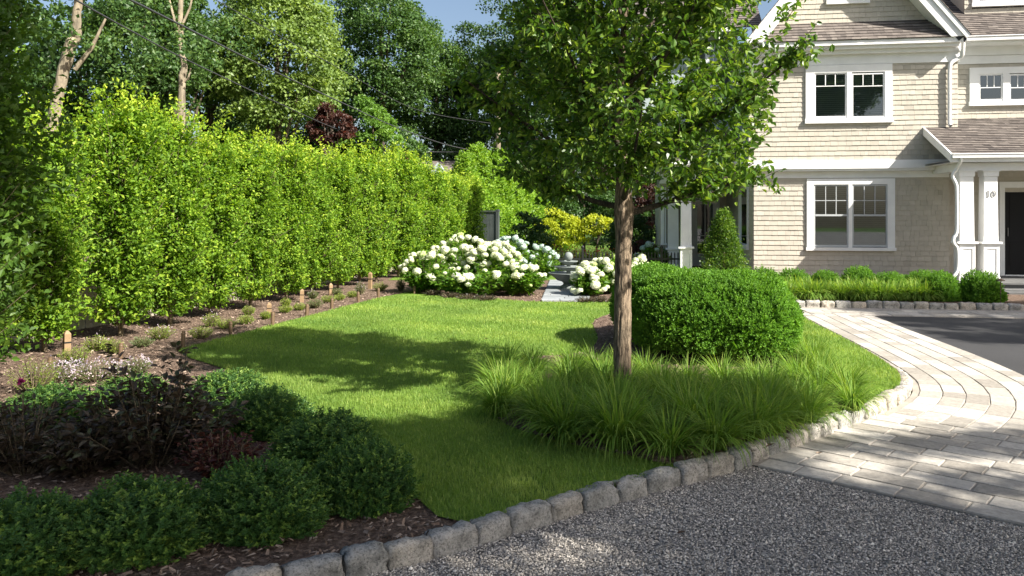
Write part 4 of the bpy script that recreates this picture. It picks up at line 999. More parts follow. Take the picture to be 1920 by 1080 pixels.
# the big clipped boxwood by the young tree
def lobed_box(seed, lobes, nspr, per, leaf, mat, name, label):
    """one clipped shrub made of merged lobes"""
    global R
    R = np.random.default_rng(seed)
    root = thing(name, label, 'shrub'); C = np.array([l[:3] for l in lobes]); Q = np.array([l[3:] for l in lobes])
    area = Q[:, 0] * Q[:, 2]; cnt = (nspr * area / area.sum()).astype(int); PP = []; DD = []
    for i, c_ in enumerate(cnt):
        d = rdir(c_ * 2); d[:, 2] = np.where(d[:, 2] < -.55, -d[:, 2], d[:, 2])
        k = np.abs(d) ** 1.0; s = 1 / (np.sum(np.abs(d) ** 2.25, axis=1) ** (1 / 2.25))      # superellipsoid
        d2 = d * s[:, None]
        lm = 1 + .045 * (2 * vnoise(d[:, 0] * 5 + 9 + i, d[:, 2] * 5 + d[:, 1] * 4 + 20, seed) - 1) + R.normal(size=len(d)) * .022 - .10 * (R.random(len(d)) < .2) + .03 * (R.random(len(d)) < .03)
        p = C[i] + d2 * Q[i] * lm[:, None]
        keep = p[:, 2] > .0
        for j2 in range(len(lobes)):
            if j2 != i:
                e = np.abs((p - C[j2]) / Q[j2]); keep &= (np.sum(e ** 2.25, axis=1) > .93)
        PP.append(p[keep]); DD.append(unit(d * (1 / Q[i]))[keep])
    P = np.vstack(PP); dr = np.vstack(DD); n = len(P)
    ax = unit(dr + np.array([0, 0, .5]) + R.normal(size=(n, 3)) * .3)
    j = np.arange(per); t = (j + .5) / per; az = R.uniform(0, 6.28, (n, 1)) + j * 2.4
    a = unit(np.cross(ax, [0.3, .2, 1.])); b = np.cross(ax, a)
    rad_ = np.cos(az)[..., None] * a[:, None] + np.sin(az)[..., None] * b[:, None]
    LP = P[:, None] + ax[:, None] * ((t - .6) * leaf * 3)[None, :, None]
    D = rad_ * (1.15 - t * .6)[None, :, None] + ax[:, None] * (.35 + t * .8)[None, :, None] + R.normal(size=(n, per, 3)) * .15
    Nn = ax[:, None] - rad_ * .3 + R.normal(size=(n, per, 3)) * .2
    rn = np.clip(.1 + .45 * R.random((n, 1)) + .15 * R.random((n, per)) + .3 * t[None] * (R.random((n, 1)) < .45), 0, 1)
    LL = (leaf * R.uniform(.75, 1.15, (n, per))).ravel()
    build('foliage', [leaves(LP.reshape(-1, 3), D.reshape(-1, 3), Nn.reshape(-1, 3), LL, LL * .6, rn.ravel())], mat, root)
    k = R.integers(0, n, n // 3); Pi = P[k] - dr[k] * R.uniform(.05, .2, len(k))[:, None]
    build('inner_foliage', [leaves(Pi, rdir(len(k)), dr[k] + R.normal(size=(len(k), 3)) * .3, leaf * 4.5, leaf * 3.6)], mat, root)
    build('stem', [tube([(0, .3, -.03), (c[0] * .5, c[1] * .5 + .15, .2), (c[0], c[1], c[2])], [.03, .02, .01], 6) for c in C], 'stem', root)
    return root
lb = lobed_box(401, [(-.12, .05, .42, .70, .70, .50), (.34, -.02, .41, .60, .70, .51), (-.40, .95, .47, .52, .8, .47), (.1, 1.25, .40, .62, .8, .45), (.56, .3, .33, .32, .5, .38)], 17000, 8, .030, 'box', 'boxwood', 'big bright clipped boxwood mass between the young tree and the driveway')
lb.location = (2.20, 8.95, .08)
mb = mound(402, .35, .35, .62, 1500, 8, .035, 'box', 'boxwood', 'small round boxwood peeking above the right end of the big clipped mass'); mb.location = at(1432, 14.2, .07)
# balls in the house bed
hb0 = mound(410, .36, .36, .55, 1300, 8, .035, 'box', 'boxwood', '')
HBX = [(1487, 15.9, .92, 'small boxwood ball in the house bed, leftmost under the big window'), (1548, 16.6, .85, 'dark boxwood ball below the left window sash'), (1611, 15.9, 1.0, 'sunlit boxwood ball below the right window sash'), (1667, 15.6, .85, 'sunlit boxwood ball right of the window casing'), (1728, 16.6, .85, 'dark flat boxwood ball between window and downpipe'), (1763, 14.95, .95, 'larger boxwood ball left of the porch columns at the kerb'), (1838, 14.75, 1.0, 'round boxwood ball in front of the two white columns'), (1700, 16.7, .6, 'tiny dark boxwood tuft against the shingle wall')]
for i, (px, Y, s, lb_) in enumerate(HBX):
    o = hb0 if i == 0 else copy_tree(hb0, (0, 0, 0))
    o.location = at(px, Y, .07); o.scale = (s, s, s * (.98 if i not in (1, 4) else .9)); o.rotation_euler = (0, 0, i * .9); o['label'] = lb_; o['group'] = 'boxwood balls in the house bed'
# conical holly
def cone_shrub(seed, r_, h, n, per, leaf, mat, name, label, cat='shrub'):
    global R
    R = np.random.default_rng(seed); root = thing(name, label, cat)
    t = R.random(n) ** .9; z = h * t * .98 + .05; th = R.uniform(0, 6.28, n)
    rr = r_ * (1 - t) ** .75 * (1 + .2 * np.sin(3 * th + z * 5) + .2 * R.normal(size=n)) + .03
    P = np.stack([np.cos(th) * rr, np.sin(th) * rr, z], 1)
    d = unit(np.stack([np.cos(th), np.sin(th), .9 + 0 * th], 1) + R.normal(size=(n, 3)) * .25)
    LP = np.repeat(P, per, 0) + R.normal(size=(n * per, 3)) * .035 * (h / 1.6); D = np.repeat(d, per, 0) + R.normal(size=(n * per, 3)) * .7
    LL = leaf * R.uniform(.7, 1.2, n * per)
    build('foliage', [leaves(LP, D, np.repeat(d, per, 0) + R.normal(size=(n * per, 3)) * .4, LL, LL * .6, np.repeat(R.random(n) * .7, per) + R.random(n * per) * .3)], mat, root)
    build('stem', [tube([(0, 0, -.05), (0, 0, h * .9)], [.04, .006], 7)], 'stem', root); return root
o = cone_shrub(420, .43, 1.66, 2000, 6, .05, 'pear', 'conical_holly', 'dark upright conical holly in front of the left porch'); o.location = at(1357, 16.6, .05)

# ornamental grass clumps
def sedge(seed, nb_, L0, wd, name='sedge_clump'):
    global R
    R = np.random.default_rng(seed); root = thing(name, '', 'grass clump')
    seg = 6; az = R.uniform(0, 6.28, nb_); L = L0 * R.uniform(.55, 1.1, nb_); lean = R.beta(2, 1.5, nb_) * 1.45 + .15
    base = np.stack([np.cos(az) * R.uniform(0, .07, nb_), np.sin(az) * R.uniform(0, .07, nb_), np.zeros(nb_)], 1)
    az = az + R.normal(size=nb_) * .5
    s = np.linspace(0, 1, seg + 1)
    ang = lean[:, None] * (.25 + 1.55 * s[None] ** 1.4)            # from vertical
    dl = (L / seg)[:, None]
    hx = np.cumsum(np.sin(ang) * dl, 1) - np.sin(ang[:, :1]) * dl; hz = np.cumsum(np.cos(ang) * dl, 1) - np.cos(ang[:, :1]) * dl
    ctr = base[:, None] + np.stack([np.cos(az)[:, None] * hx, np.sin(az)[:, None] * hx, hz], -1)
    tw = az + R.normal(size=nb_) * .5
    side = np.stack([-np.sin(tw), np.cos(tw), 0 * tw], 1)[:, None] * (wd * R.uniform(.7, 1.2, nb_))[:, None, None] * (np.array([.7, .95, 1, .95, .8, .5, .05]))[None, :, None]
    A = ctr + side / 2; B = ctr - side / 2
    V = np.stack([A, B], 2).reshape(nb_, -1, 3); o_ = (np.arange(nb_) * (seg + 1) * 2)[:, None, None]
    f = np.array([[2 * i, 2 * i + 1, 2 * i + 3, 2 * i + 2] for i in range(seg)])[None] + o_
    rn = np.clip(R.random(nb_)[:, None] * .75 + .25 * s[None, :-1], 0, 1)
    build('blades', [(V.reshape(-1, 3), f.reshape(-1, 4), rn.ravel())], 'sedge', root); return root
SG = [sedge(501 + i, 400, .50, .0100) for i in range(4)]
pts = []
rr_ = np.random.default_rng(5)
fix = [(.02, 6.65), (.22, 6.15), (.55, 5.85), (.9, 5.65), (.38, 5.62), (.72, 5.42), (1.05, 5.30), (1.38, 5.42), (1.3, 5.75), (1.62, 5.9), (1.98, 6.2), (2.3, 6.5), (2.62, 6.8), (2.85, 7.15), (2.95, 7.6)]
pts += fix
while len(pts) < 84:
    for _ in range(400):
        p = (rr_.uniform(-.3, 4.0), rr_.uniform(5.6, 11.5))
        if not inside(bed_poly, np.array([p[0]]), np.array([p[1]]))[0]: continue
        if p[1] > 7.75 and 1.15 < p[0] < 3.0: continue
        if p[1] > 8.15 and p[0] < 1.4: continue
        if p[0] > 3.05 and p[1] < 7.6: continue
        if math.hypot(p[0] - .97, p[1] - 7.0) < .16: continue
        if min(math.hypot(p[0] - q[0], p[1] - q[1]) for q in pts) > .25: pts.append(p); break
    else: break
pts.sort(key=lambda p: p[1] - .05 * p[0])
def side_word(p):
    if p[0] < .35: return 'at the left end of the tree bed'
    if p[1] < 6.2 and p[0] < 1.5: return 'along the shaded front of the tree bed'
    if p[0] < 1.5: return 'around the young tree trunk'
    if p[1] > 9: return 'right of the clipped boxwood'
    if p[0] > 2.4: return 'in sun by the kerb curve'
    return 'between the trunk and the big boxwood'
cnt = {}
for i, p in enumerate(pts):
    sw_ = side_word(p); cnt[sw_] = cnt.get(sw_, 0) + 1; nn_ = cnt[sw_]
    src = SG[i % 4]
    o = src if i < 4 else copy_tree(src, (0, 0, 0))
    o.location = (p[0], p[1], .085); s = rr_.uniform(.85, 1.15) * (.8 if p[1] > 9 else 1) * np.interp(p[1], [5.6, 6.6, 7.4], [1, .86, .68]); o.scale = (s, s, s * rr_.uniform(.9, 1.1)); o.rotation_euler = (0, 0, rr_.uniform(0, 6.28))
    o['label'] = f'{ordw(nn_)} nearest arching grass clump {sw_}'; o['group'] = 'ornamental grass clumps in the tree bed'
# grass strip in the house bed
g0 = sedge(520, 240, .42, .02, 'liriope_tuft')
rng2 = np.random.default_rng(8); allg = []
for i in range(30):
    s = i / 29
    for row in range(2):
        px = 1455 + s * 300 + rng2.uniform(-4, 4); Y = 14.85 + row * .55 + rng2.uniform(-.1, .1)
        allg.append((px, Y, row))
for i, (px, Y, row) in enumerate(allg):
    o = g0 if i == 0 else copy_tree(g0, (0, 0, 0))
    o.location = at(px, Y, .07); o.scale = (1, 1, rng2.uniform(.8, 1.15)); o.rotation_euler = (0, 0, rng2.uniform(0, 6.28))
    o['label'] = f'{ordw(i // 2 + 1)} green tuft from the left, ' + ('front' if row == 0 else 'rear') + ' row below the shingle wall'; o['group'] = 'grass tufts below the shingle wall'

# hydrangeas
def head_mesh(seed, r_, mat):
    rg = np.random.default_rng(seed); n = 150
    i = np.arange(n) + .5; ph = np.arccos(1 - 1.75 * i / n); th = np.pi * (1 + 5 ** .5) * i
    d = np.stack([np.cos(th) * np.sin(ph), np.sin(th) * np.sin(ph), np.cos(ph)], 1); d += rg.normal(size=d.shape) * .05; d = unit(d)
    P = d * r_ * rg.uniform(.88, 1.06, n)[:, None] * (1, 1, .82)
    global R
    a = rdir(n); D = unit(np.cross(d, a))
    q = leaves(P - D * r_ * .14, D, d + rg.normal(size=d.shape) * .25, r_ * .30, r_ * .30, rg.random(n), QUAD)
    ico = lathe([(0.001, -r_ * .6), (r_ * .7, -r_ * .4), (r_ * .86, 0), (r_ * .7, r_ * .5), (.001, r_ * .68)], 10)
    return [q, (ico[0], ico[1], .6, True)]
def hydrangea(seed, rx, ry, h, heads, label, head_r=.085, pale=False, bias=0.):
    global R
    root, E = leafy_shrub(seed, rx, ry, h, 150, 16, .11, 'hyd', 'hydrangea', label, wd=.72, low=.15)
    R = np.random.default_rng(seed + 5)
    mt = 'floret_shade' if pale else 'floret'
    first = None
    for i in range(heads):
        for _ in range(30):
            th = R.uniform(0, 6.28); u = R.uniform(.05, 1.0) ** .6
            x, y = math.cos(th) * u * rx, math.sin(th) * u * ry
            if y < ry * .35 or R.random() < .4: break
        z = h * (1 - .42 * u ** 2.2) * R.uniform(.93, 1.07) + .02
        if y < 0 and R.random() < .45: z -= R.uniform(.05, .5) * h; x *= 1.05; y -= .08
        if first is None: first = build('flower_head', head_mesh(seed, head_r, mt), mt, root); o = first; alt = build('flower_head', head_mesh(seed + 1, head_r * .8, 'floret_green'), 'floret_shade' if pale else 'floret_green', root); alt.location = (x * .8, y * .7, z * .96)
        elif R.random() < .16: o = alt.copy(); COL.objects.link(o); o.parent = root
        else: o = first.copy(); COL.objects.link(o); o.parent = root
        s = R.uniform(.5, 1.2); o.location = (x, y, z); o.scale = (s, s, s * R.uniform(.8, 1)); o.rotation_euler = (R.normal() * .4, R.normal() * .4, R.uniform(0, 6))
    return root
for i, (px, Y, rx, ry, h, nh_, lb, pale) in enumerate([
    (800, 16.3, .55, .6, .85, 20, 'left hydrangea of the white mass, with scattered blooms beside the hedge', False),
    (862, 17.0, .75, .7, 1.12, 62, 'tallest hydrangea of the left mass, covered in white blooms', False),
    (925, 16.6, .62, .6, .98, 60, 'densely white hydrangea in the centre of the left mass', False),
    (975, 15.8, .48, .45, .62, 16, 'low hydrangea at the right end of the left mass beside the path', False),
    (880, 15.7, .75, .42, .55, 12, 'low leafy hydrangea front of the left mass over the lawn edge', False),
    (958, 19.2, .65, .6, 1.0, 50, 'shaded bluish white hydrangea behind the left mass', True),
    (1010, 19.6, .50, .5, .80, 26, 'shaded bluish white hydrangea next to the black picket fence', True),
    (1106, 15.7, .34, .40, .60, 24, 'white hydrangea right of the fountain, nearest the path', False),
    (1140, 16.2, .50, .5, .74, 34, 'white hydrangea directly left of the young tree trunk', False),
    (1185, 16.6, .45, .5, .72, 16, 'white hydrangea between the trunk and the clipped boxwood', False),
    (1225, 22.5, .5, .4, .75, 8, 'small shaded hydrangea near the far house corner', True)]):
    o = hydrangea(600 + i * 10, rx, ry, h, min(98, int(nh_ * 1.15)), lb, pale=pale); o.location = at(px, Y, .06)
for i, (px, py, s) in enumerate([(815, 553, .25), (845, 558, .25), (880, 561, .25), (912, 563, .2), (1100, 566, .22), (1130, 566, .22)]):
    x, y = G(px, py, .09)
    o, _ = leafy_shrub(690 + i, s, .14, .13, 60, 14, .03, 'bronze', 'ground_perennial', ['low purplish plant at the front left foot of the hydrangeas', 'second low purplish plant along the hydrangea front', 'third low purplish plant along the hydrangea front', 'fourth low purplish plant along the hydrangea front', 'low purplish plant right of the path', 'low purplish plant left of the young tree trunk'][i], cat='plant', wd=.5, tmpl=LEAF2); o.location = (x, y, .07)

# fountain
ft = thing('fountain', 'pale cast stone three tier garden fountain topped with a ball', 'fountain', at(1066, 17.0, .08))
fs = 17.0 / F
def fz(py): return CAMH + (HY - py) * fs - .08
build('pedestal', [lathe([(.17, 0), (.19, .02), (.18, .07), (.12, .10), (.09, .2), (.085, .3), (.12, fz(530)), (.14, fz(528))], 36), lathe([(.05, fz(524)), (.045, fz(505)), (.06, fz(502))], 24), lathe([(.045, fz(500)), (.04, fz(494)), (.05, fz(490))], 24)], 'concrete', ft)
for r_, yb_, yt in ((.44, 530, 511), (.31, 507, 499), (.20, 496, 489)):
    z0, z1 = fz(yb_), fz(yt)
    build('basin', [lathe([(.05, z0), (r_ * .55, z0 + (z1 - z0) * .25), (r_ * .9, z1 - .03), (r_, z1 - .012), (r_, z1), (r_ * .94, z1 + .002), (r_ * .8, z1 - .04), (r_ * .3, z0 + .04), (.02, z0 + .035)], 40)], 'concrete', ft)
build('ball', [lathe([(.001, fz(489) - .0)] + [(.093 * math.sin(a), fz(489) + .09 - .1 * math.cos(a)) for a in np.linspace(.3, 3.13, 12)], 28)], 'concrete', ft)

# black picket fence
pf = thing('picket_fence', 'low black metal picket fence behind the fountain and hydrangeas', 'fence')
xa, xb, yf = .3, 4.6, 20.6; pk = []
build('rail', [box(xa, xb, yf - .015, yf + .015, .50, .54)], 'black', pf); build('rail', [box(xa, xb, yf - .015, yf + .015, .12, .15)], 'black', pf)
x = xa; i = 0
first = None
while x < xb:
    if i % 12 == 6: build('post', [taper(x, yf, .0, .80, .03, .03), lathe([(.035, .8), (.045, .83), (.001, .88)], 10, (x, yf))], 'black', pf)
    else:
        if first is None: first = build('picket', [taper(0, 0, .08, .66, .013, .013), taper(0, 0, .66, .70, .013, .003)], 'black', pf); o = first
        else: o = first.copy(); COL.objects.link(o); o.parent = pf
        o.location = (x, yf, 0)
    x += .085; i += 1

# shrubs beyond
def blob_tree(seed, H, trunk_r, crown, nclump, per, leaf, mat, name, label, cat='tree', bk='bark_far', wd=.8, zlow=-1, lean=(0, 0), limbs=7, shell=.8, csize=.27, group=None, rng=None):
    """crown = (cx,cy,cz,rx,ry,rz) local"""
    global R
    R = np.random.default_rng(seed); root = thing(name, label, cat, group=group)
    c = np.array(crown[:3]); r3 = np.array(crown[3:])
    d = rdir(nclump); rr = R.uniform(.35, 1, nclump) ** .45 * shell
    cc = c + d * rr[:, None] * r3 * (1 + .18 * np.sin(4 * d[:, :1] + 3 * d[:, 2:]))
    cr = csize * r3.mean() * R.uniform(.55, 1.2, nclump)
    e = rdir(nclump * per).reshape(nclump, per, 3); e[..., 2] = np.where(e[..., 2] < -.3, -e[..., 2], e[..., 2])
    rad_ = R.uniform(.55, 1.05, (nclump, per, 1))
    P = cc[:, None] + e * rad_ * cr[:, None, None] * np.array([1.15, 1.15, .72])
    Nn = e + np.array([0, 0, .5]) + R.normal(size=e.shape) * .5
    D = R.normal(size=e.shape) + e * .4 + np.array([0, 0, -.25])
    rn = np.clip(.5 * R.random((nclump, 1)) + .5 * R.random((nclump, per)), 0, 1)
    LL = (leaf * R.uniform(.6, 1.2, (nclump, per))).ravel()
    build('crown', [leaves(P.reshape(-1, 3), D.reshape(-1, 3), Nn.reshape(-1, 3), LL, LL * wd, rn.ravel())], mat, root)
    top = np.array([c[0] * .8, c[1] * .8, c[2] + r3[2] * .3]); st = [tube(smooth_line([(0, 0, -.1), (lean[0] * .4, lean[1] * .4, top[2] * .35), (lean[0], lean[1], top[2] * .65), tuple(top)], 4), np.linspace(trunk_r, trunk_r * .2, 13), 9)]
    for i in range(limbs):
        k = R.integers(nclump); z0 = R.uniform(.3, .7); b = np.array([lean[0] * z0 * 1.3, lean[1] * z0, top[2] * z0]); q = cc[k]
        st.append(tube([b, (b + q) / 2 + (0, 0, -.05 * trunk_r), q], [trunk_r * .42, trunk_r * .25, trunk_r * .06], 6))
    build('trunk', st, bk, root); return root
o = blob_tree(701, 2, .05, (0, 0, 1.05, 1.15, .9, .85), 46, 110, .085, 'yellow', 'golden_shrub', 'large golden yellow leaved shrub beyond the picket fence', 'shrub', limbs=8); o.location = at(1052, 28.3, .0)
o = blob_tree(702, 2, .04, (0, 0, 1.25, .72, .6, .5), 26, 80, .085, 'yellow', 'golden_shrub', 'small golden leaved tree with thin visible stems right of the golden shrub', 'shrub', limbs=8, lean=(.05, 0)); o.location = at(1118, 28, .0)
flw = []
for i, (px, Y) in enumerate([(1075, 23.5), (1100, 23.2), (1128, 23.5), (1048, 23.8)]):
    o, E = leafy_shrub(710 + i, .5, .4, .75, 110, 16, .07, 'perennial', 'flowering_perennial', ['tall green perennial clump with red blooms behind the fountain', 'tall green perennial clump with the most red blooms', 'tall green perennial clump with orange red blooms left of the trunk', 'leafy green perennial clump below the golden shrub'][i], cat='plant', wd=.4, tmpl=LEAF2)
    k = R.integers(0, len(E), [50, 110, 60, 14][i]); q = E[k] + R.normal(size=(len(k), 3)) * (.04, .04, .03) + (0, 0, .04)
    build('bloom', [leaves(q, rdir(len(k)), (0, 0, 1.) + rdir(len(k)) * .4, .06, .05)], 'redflower', o); o.location = at(px, Y, .0)
o = blob_tree(720, 2, .04, (0, 0, .5, .75, .6, .42), 30, 90, .06, 'red', 'barberry', 'low reddish brown barberry beside the far house corner', 'shrub', limbs=5); o.location = at(1212, 25, .0)
o = blob_tree(721, 3, .06, (0, 0, 1.8, .85, .8, 1.0), 40, 110, .08, 'maple', 'japanese_maple', 'purple leaved small tree behind the young tree trunk', limbs=6); o.location = at(1222, 28, .0)
o = blob_tree(722, 3, .06, (0, 0, 1.0, .9, .8, 1.0), 40, 110, .09, 'treeC', 'dark_shrub', 'dark green shrub right behind the young tree trunk', 'shrub'); o.location = at(1185, 26, .0)
o = blob_tree(723, 3, .06, (0, 0, .9, .8, .7, .9), 40, 110, .09, 'treeC', 'dark_shrub', 'dark green shrub at the foot of the arborvitae by the fence', 'shrub'); o.location = at(995, 24.5, .0)
o = blob_tree(724, 3, .08, (0, 0, 1.6, 2.2, 1.2, 1.6), 60, 120, .12, 'treeB', 'green_shrub', 'grey green rounded shrub behind the golden shrubs', 'shrub'); o.location = at(1095, 34, .0)
o = blob_tree(725, 3, .08, (0, 0, 1.3, 1.6, 1.2, 1.3), 50, 120, .12, 'treeB', 'green_shrub', 'rounded green shrub behind the small golden tree', 'shrub'); o.location = at(1160, 33, .0)

# arborvitae hedge
A0 = cone_shrub(730, .85, 4.1, 4600, 8, .115, 'arbor', 'arborvitae', '', 'tree')
AV = [(895, 29.5, .93, 1.0), (938, 31, .95, .98), (966, 32.5, .95, .9), (990, 34, .95, .84), (1012, 36, .95, .74), (1032, 38, .9, .62), (872, 28.8, .9, .92), (922, 30.2, .9, .96), (952, 31.8, .9, .92), (978, 33.2, .9, .86)]
for i, (px, Y, s, sz) in enumerate(AV):
    o = A0 if i == 0 else copy_tree(A0, (0, 0, 0))
    o.location = at(px, Y, -.02); o.scale = (s * 1.15, s * 1.1, sz); o.rotation_euler = (0, 0, i * 1.7); o['group'] = 'arborvitae beyond the gate panel'
    o['label'] = f'{ORD[i]} green arborvitae from the left, beyond the grey gate panel' if i else 'tallest green arborvitae, directly behind the grey gate panel'

# ------------------------------------------------------------------ the young tree
def leaf_twigs(ends, dirs, per, leaf, spread, rnd0=0.):
    n = len(ends); t = R.uniform(-.1, 1, (n, per)); P = ends[:, None] - dirs[:, None] * (spread * (1 - t))[..., None] + R.normal(size=(n, per, 3)) * .025
    D = dirs[:, None] * .5 + R.normal(size=(n, per, 3)) * .7 + np.array([0, 0, -.35])
    Nn = np.array([0, 0, .8]) + R.normal(size=(n, per, 3)) * .55
    LL = (leaf * R.uniform(.65, 1.15, (n, per))).ravel()
    return leaves(P.reshape(-1, 3), D.reshape(-1, 3), Nn.reshape(-1, 3), LL, LL * .66, np.clip(R.random((n, per)).ravel() + rnd0, 0, 1), LEAF4)
R = np.random.default_rng(901)
yt_ = thing('young_tree', 'young ornamental tree with straight brown trunk rising from the grass clumps', 'tree', (.98, 7.0, .07))
def smoothbr(p, q, bend, n=5):
    p = np.array(p); q = np.array(q); m_ = (p + q) / 2 + bend; s = np.linspace(0, 1, n)[:, None]
    return p * (1 - s) ** 2 + 2 * m_ * s * (1 - s) + q * s ** 2
tp = smooth_line([(0, 0, -.05), (-.012, 0, .06), (-.005, 0, .8), (0, 0, 1.5), (.0, 0, 1.8), (-.03, .02, 2.6), (.02, 0, 3.6), (0, 0, 4.6), (0, 0, 5.2)], 30)
trad = np.interp(tp[:, 2], [-.05, .02, .10, .3, 1.4, 1.65, 1.9, 3, 5.2], [.115, .098, .084, .074, .068, .085, .055, .03, .006])
tv, tf, _, _ = tube(tp, trad, 64)
ring_c = np.repeat(tp, 64, 0); rv = tv - ring_c; rl = np.linalg.norm(rv, axis=1); ta = np.tile(np.arange(64) / 64 * 2 * np.pi, len(tp))
per_n = lambda fa, fz, sd_: vnoise(np.cos(ta) * fa + 50, np.sin(ta) * fa + tv[:, 2] * fz + 50, sd_)
ridge_n = 1 - np.abs(2 * per_n(7, 5.5, 4) - 1); ridge2 = 1 - np.abs(2 * per_n(12, 11, 6) - 1)
dsp = ((ridge_n - .6) * .010 + (ridge2 - .6) * .005) * np.clip(rl / .07, .15, 1) + (per_n(1.5, 3, 9) - .5) * .006
tv = tv + rv / (rl[:, None] + 1e-9) * dsp[:, None]
build('trunk', [(tv, tf, np.repeat(.5, len(tf)), True)], 'bark', yt_)
br = []; ends = []; edir = []
nl = 30
def crown_r(z): return float(np.interp(z, [1.6, 1.9, 2.4, 3.0, 4.2, 5.0, 5.5], [.85, 1.15, 1.42, 1.5, 1.35, .9, .2]))
for i in range(nl):
    az = i * 2.39996 + R.uniform(-.2, .2); z0 = 1.62 + (i / nl) ** 1.15 * 2.9; el = rad(np.interp(i, [0, 6, nl], [24, 42, 68]) + R.uniform(-5, 5))
    zt = min(z0 + math.tan(el) * .9, 5.1); rad_t = crown_r(zt) * R.uniform(.88, 1.05)
    q = np.array([math.cos(az) * rad_t, math.sin(az) * rad_t, z0 + math.tan(el) * rad_t * .72]); q[2] = min(q[2], 5.2)
    c_ = smoothbr((0, 0, z0), q, np.array([0, 0, -.10]), 9); r0 = np.interp(i, [0, 8, nl], [.032, .024, .010])
    br.append(tube(c_, np.linspace(r0, .005, 9), 7))
    for j in range(11):
        s = R.uniform(.25, .98); b = c_[int(s * 8)]
        a2 = az + R.normal() * .95; up = R.uniform(-.05, .9); L = R.uniform(.22, .55) * (1.15 - .4 * s)
        dv = unit(np.array([math.cos(a2), math.sin(a2), up])); e = b + dv * L
        rr0 = crown_r(e[2]) * 1.05; rh = math.hypot(e[0], e[1]); rr0 = min(rr0, 1.52)
        if rh > rr0: e[:2] *= rr0 / rh
        c2 = smoothbr(b, e, np.array([0, 0, .03]), 4); br.append(tube(c2, [.007, .005, .0035, .002], 5))
        ends.append(e); edir.append(unit(e - b))
        for k in range(6):
            b2 = c2[R.integers(1, 4)]; d3 = unit(dv + R.normal(size=3) * .75 + (0, 0, .15)); e2 = b2 + d3 * R.uniform(.12, .26)
            br.append(tube([b2, e2], [.003, .0015], 4)); ends.append(e2); edir.append(d3)
for i in range(1050):
    z = R.uniform(1.98, 5.1); a2 = R.uniform(0, 6.28); u = R.random() ** .33; rr0 = float(np.interp(z, [1.7, 1.9, 2.3, 2.8, 3.6, 4.4, 5.3], [.7, .95, 1.28, 1.38, 1.3, 1.05, .3])) * u * (1 + .12 * math.sin(3 * a2 + 2.2 * z))
    e = np.array([math.cos(a2) * rr0 + .16, math.sin(a2) * rr0, z]); dv = unit(np.array([math.cos(a2), math.sin(a2), .8]) + R.normal(size=3) * .35)
    br.append(tube([e - dv * .25, e], [.003, .0012], 3)); ends.append(e); edir.append(dv)
ends = np.array(ends); edir = np.array(edir)
lowcut = ends[:, 2] > 1.72 + .12 * R.random(len(ends)); ends = ends[lowcut]; edir = edir[lowcut]
build('branches', br, 'bark_dark', yt_)
build('crown', [leaf_twigs(ends, edir, 13, .070, .26)], 'pear', yt_)

# ------------------------------------------------------------------ far trees
def far_tree(px, Y, ztop, zc_, rx, rz, seed, mat, label, leaf=.17, ncl=80, per=170, name='broadleaf_tree', **kw):
    o = blob_tree(seed, ztop, kw.pop('tr', .28), (0, 0, zc_, rx, rx * .85, rz), ncl, per, leaf, mat, name, label, group='tall trees behind the hedge', **kw)
    o.location = at(px, Y, -.05); return o
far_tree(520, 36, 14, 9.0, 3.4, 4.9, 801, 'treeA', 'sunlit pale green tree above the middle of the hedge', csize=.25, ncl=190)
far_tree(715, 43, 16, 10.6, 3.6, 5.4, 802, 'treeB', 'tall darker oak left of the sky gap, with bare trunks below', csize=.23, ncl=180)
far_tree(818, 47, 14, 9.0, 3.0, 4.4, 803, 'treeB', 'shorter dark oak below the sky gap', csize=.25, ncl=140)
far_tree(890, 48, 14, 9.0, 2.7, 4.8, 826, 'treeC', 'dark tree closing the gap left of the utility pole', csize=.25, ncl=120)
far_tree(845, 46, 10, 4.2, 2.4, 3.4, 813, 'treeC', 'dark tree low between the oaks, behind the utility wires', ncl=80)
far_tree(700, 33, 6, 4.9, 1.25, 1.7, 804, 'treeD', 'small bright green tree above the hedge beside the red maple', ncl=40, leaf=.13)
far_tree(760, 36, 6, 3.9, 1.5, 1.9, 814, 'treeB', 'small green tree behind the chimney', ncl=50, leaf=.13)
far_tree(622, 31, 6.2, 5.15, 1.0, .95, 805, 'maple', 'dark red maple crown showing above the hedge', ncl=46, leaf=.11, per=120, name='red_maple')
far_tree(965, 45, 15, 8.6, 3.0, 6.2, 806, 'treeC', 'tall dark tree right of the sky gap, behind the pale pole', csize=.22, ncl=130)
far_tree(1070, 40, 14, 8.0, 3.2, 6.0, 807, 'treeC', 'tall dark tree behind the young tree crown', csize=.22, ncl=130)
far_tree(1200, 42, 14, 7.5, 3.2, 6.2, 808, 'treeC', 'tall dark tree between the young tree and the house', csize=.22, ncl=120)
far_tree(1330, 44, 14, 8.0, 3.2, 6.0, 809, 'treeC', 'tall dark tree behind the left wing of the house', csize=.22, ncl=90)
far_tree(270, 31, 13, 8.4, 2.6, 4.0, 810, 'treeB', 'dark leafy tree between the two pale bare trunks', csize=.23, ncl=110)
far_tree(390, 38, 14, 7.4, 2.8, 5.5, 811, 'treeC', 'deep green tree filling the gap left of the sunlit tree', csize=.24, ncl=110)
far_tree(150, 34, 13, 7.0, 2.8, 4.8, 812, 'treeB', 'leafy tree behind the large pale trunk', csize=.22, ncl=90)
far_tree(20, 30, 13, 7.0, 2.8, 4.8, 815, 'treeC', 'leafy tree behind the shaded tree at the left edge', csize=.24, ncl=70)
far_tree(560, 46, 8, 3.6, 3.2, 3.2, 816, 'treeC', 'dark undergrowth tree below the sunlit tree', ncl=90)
far_tree(650, 50, 8, 3.3, 3.0, 2.8, 820, 'treeC', 'dark undergrowth tree behind the red maple', ncl=70)
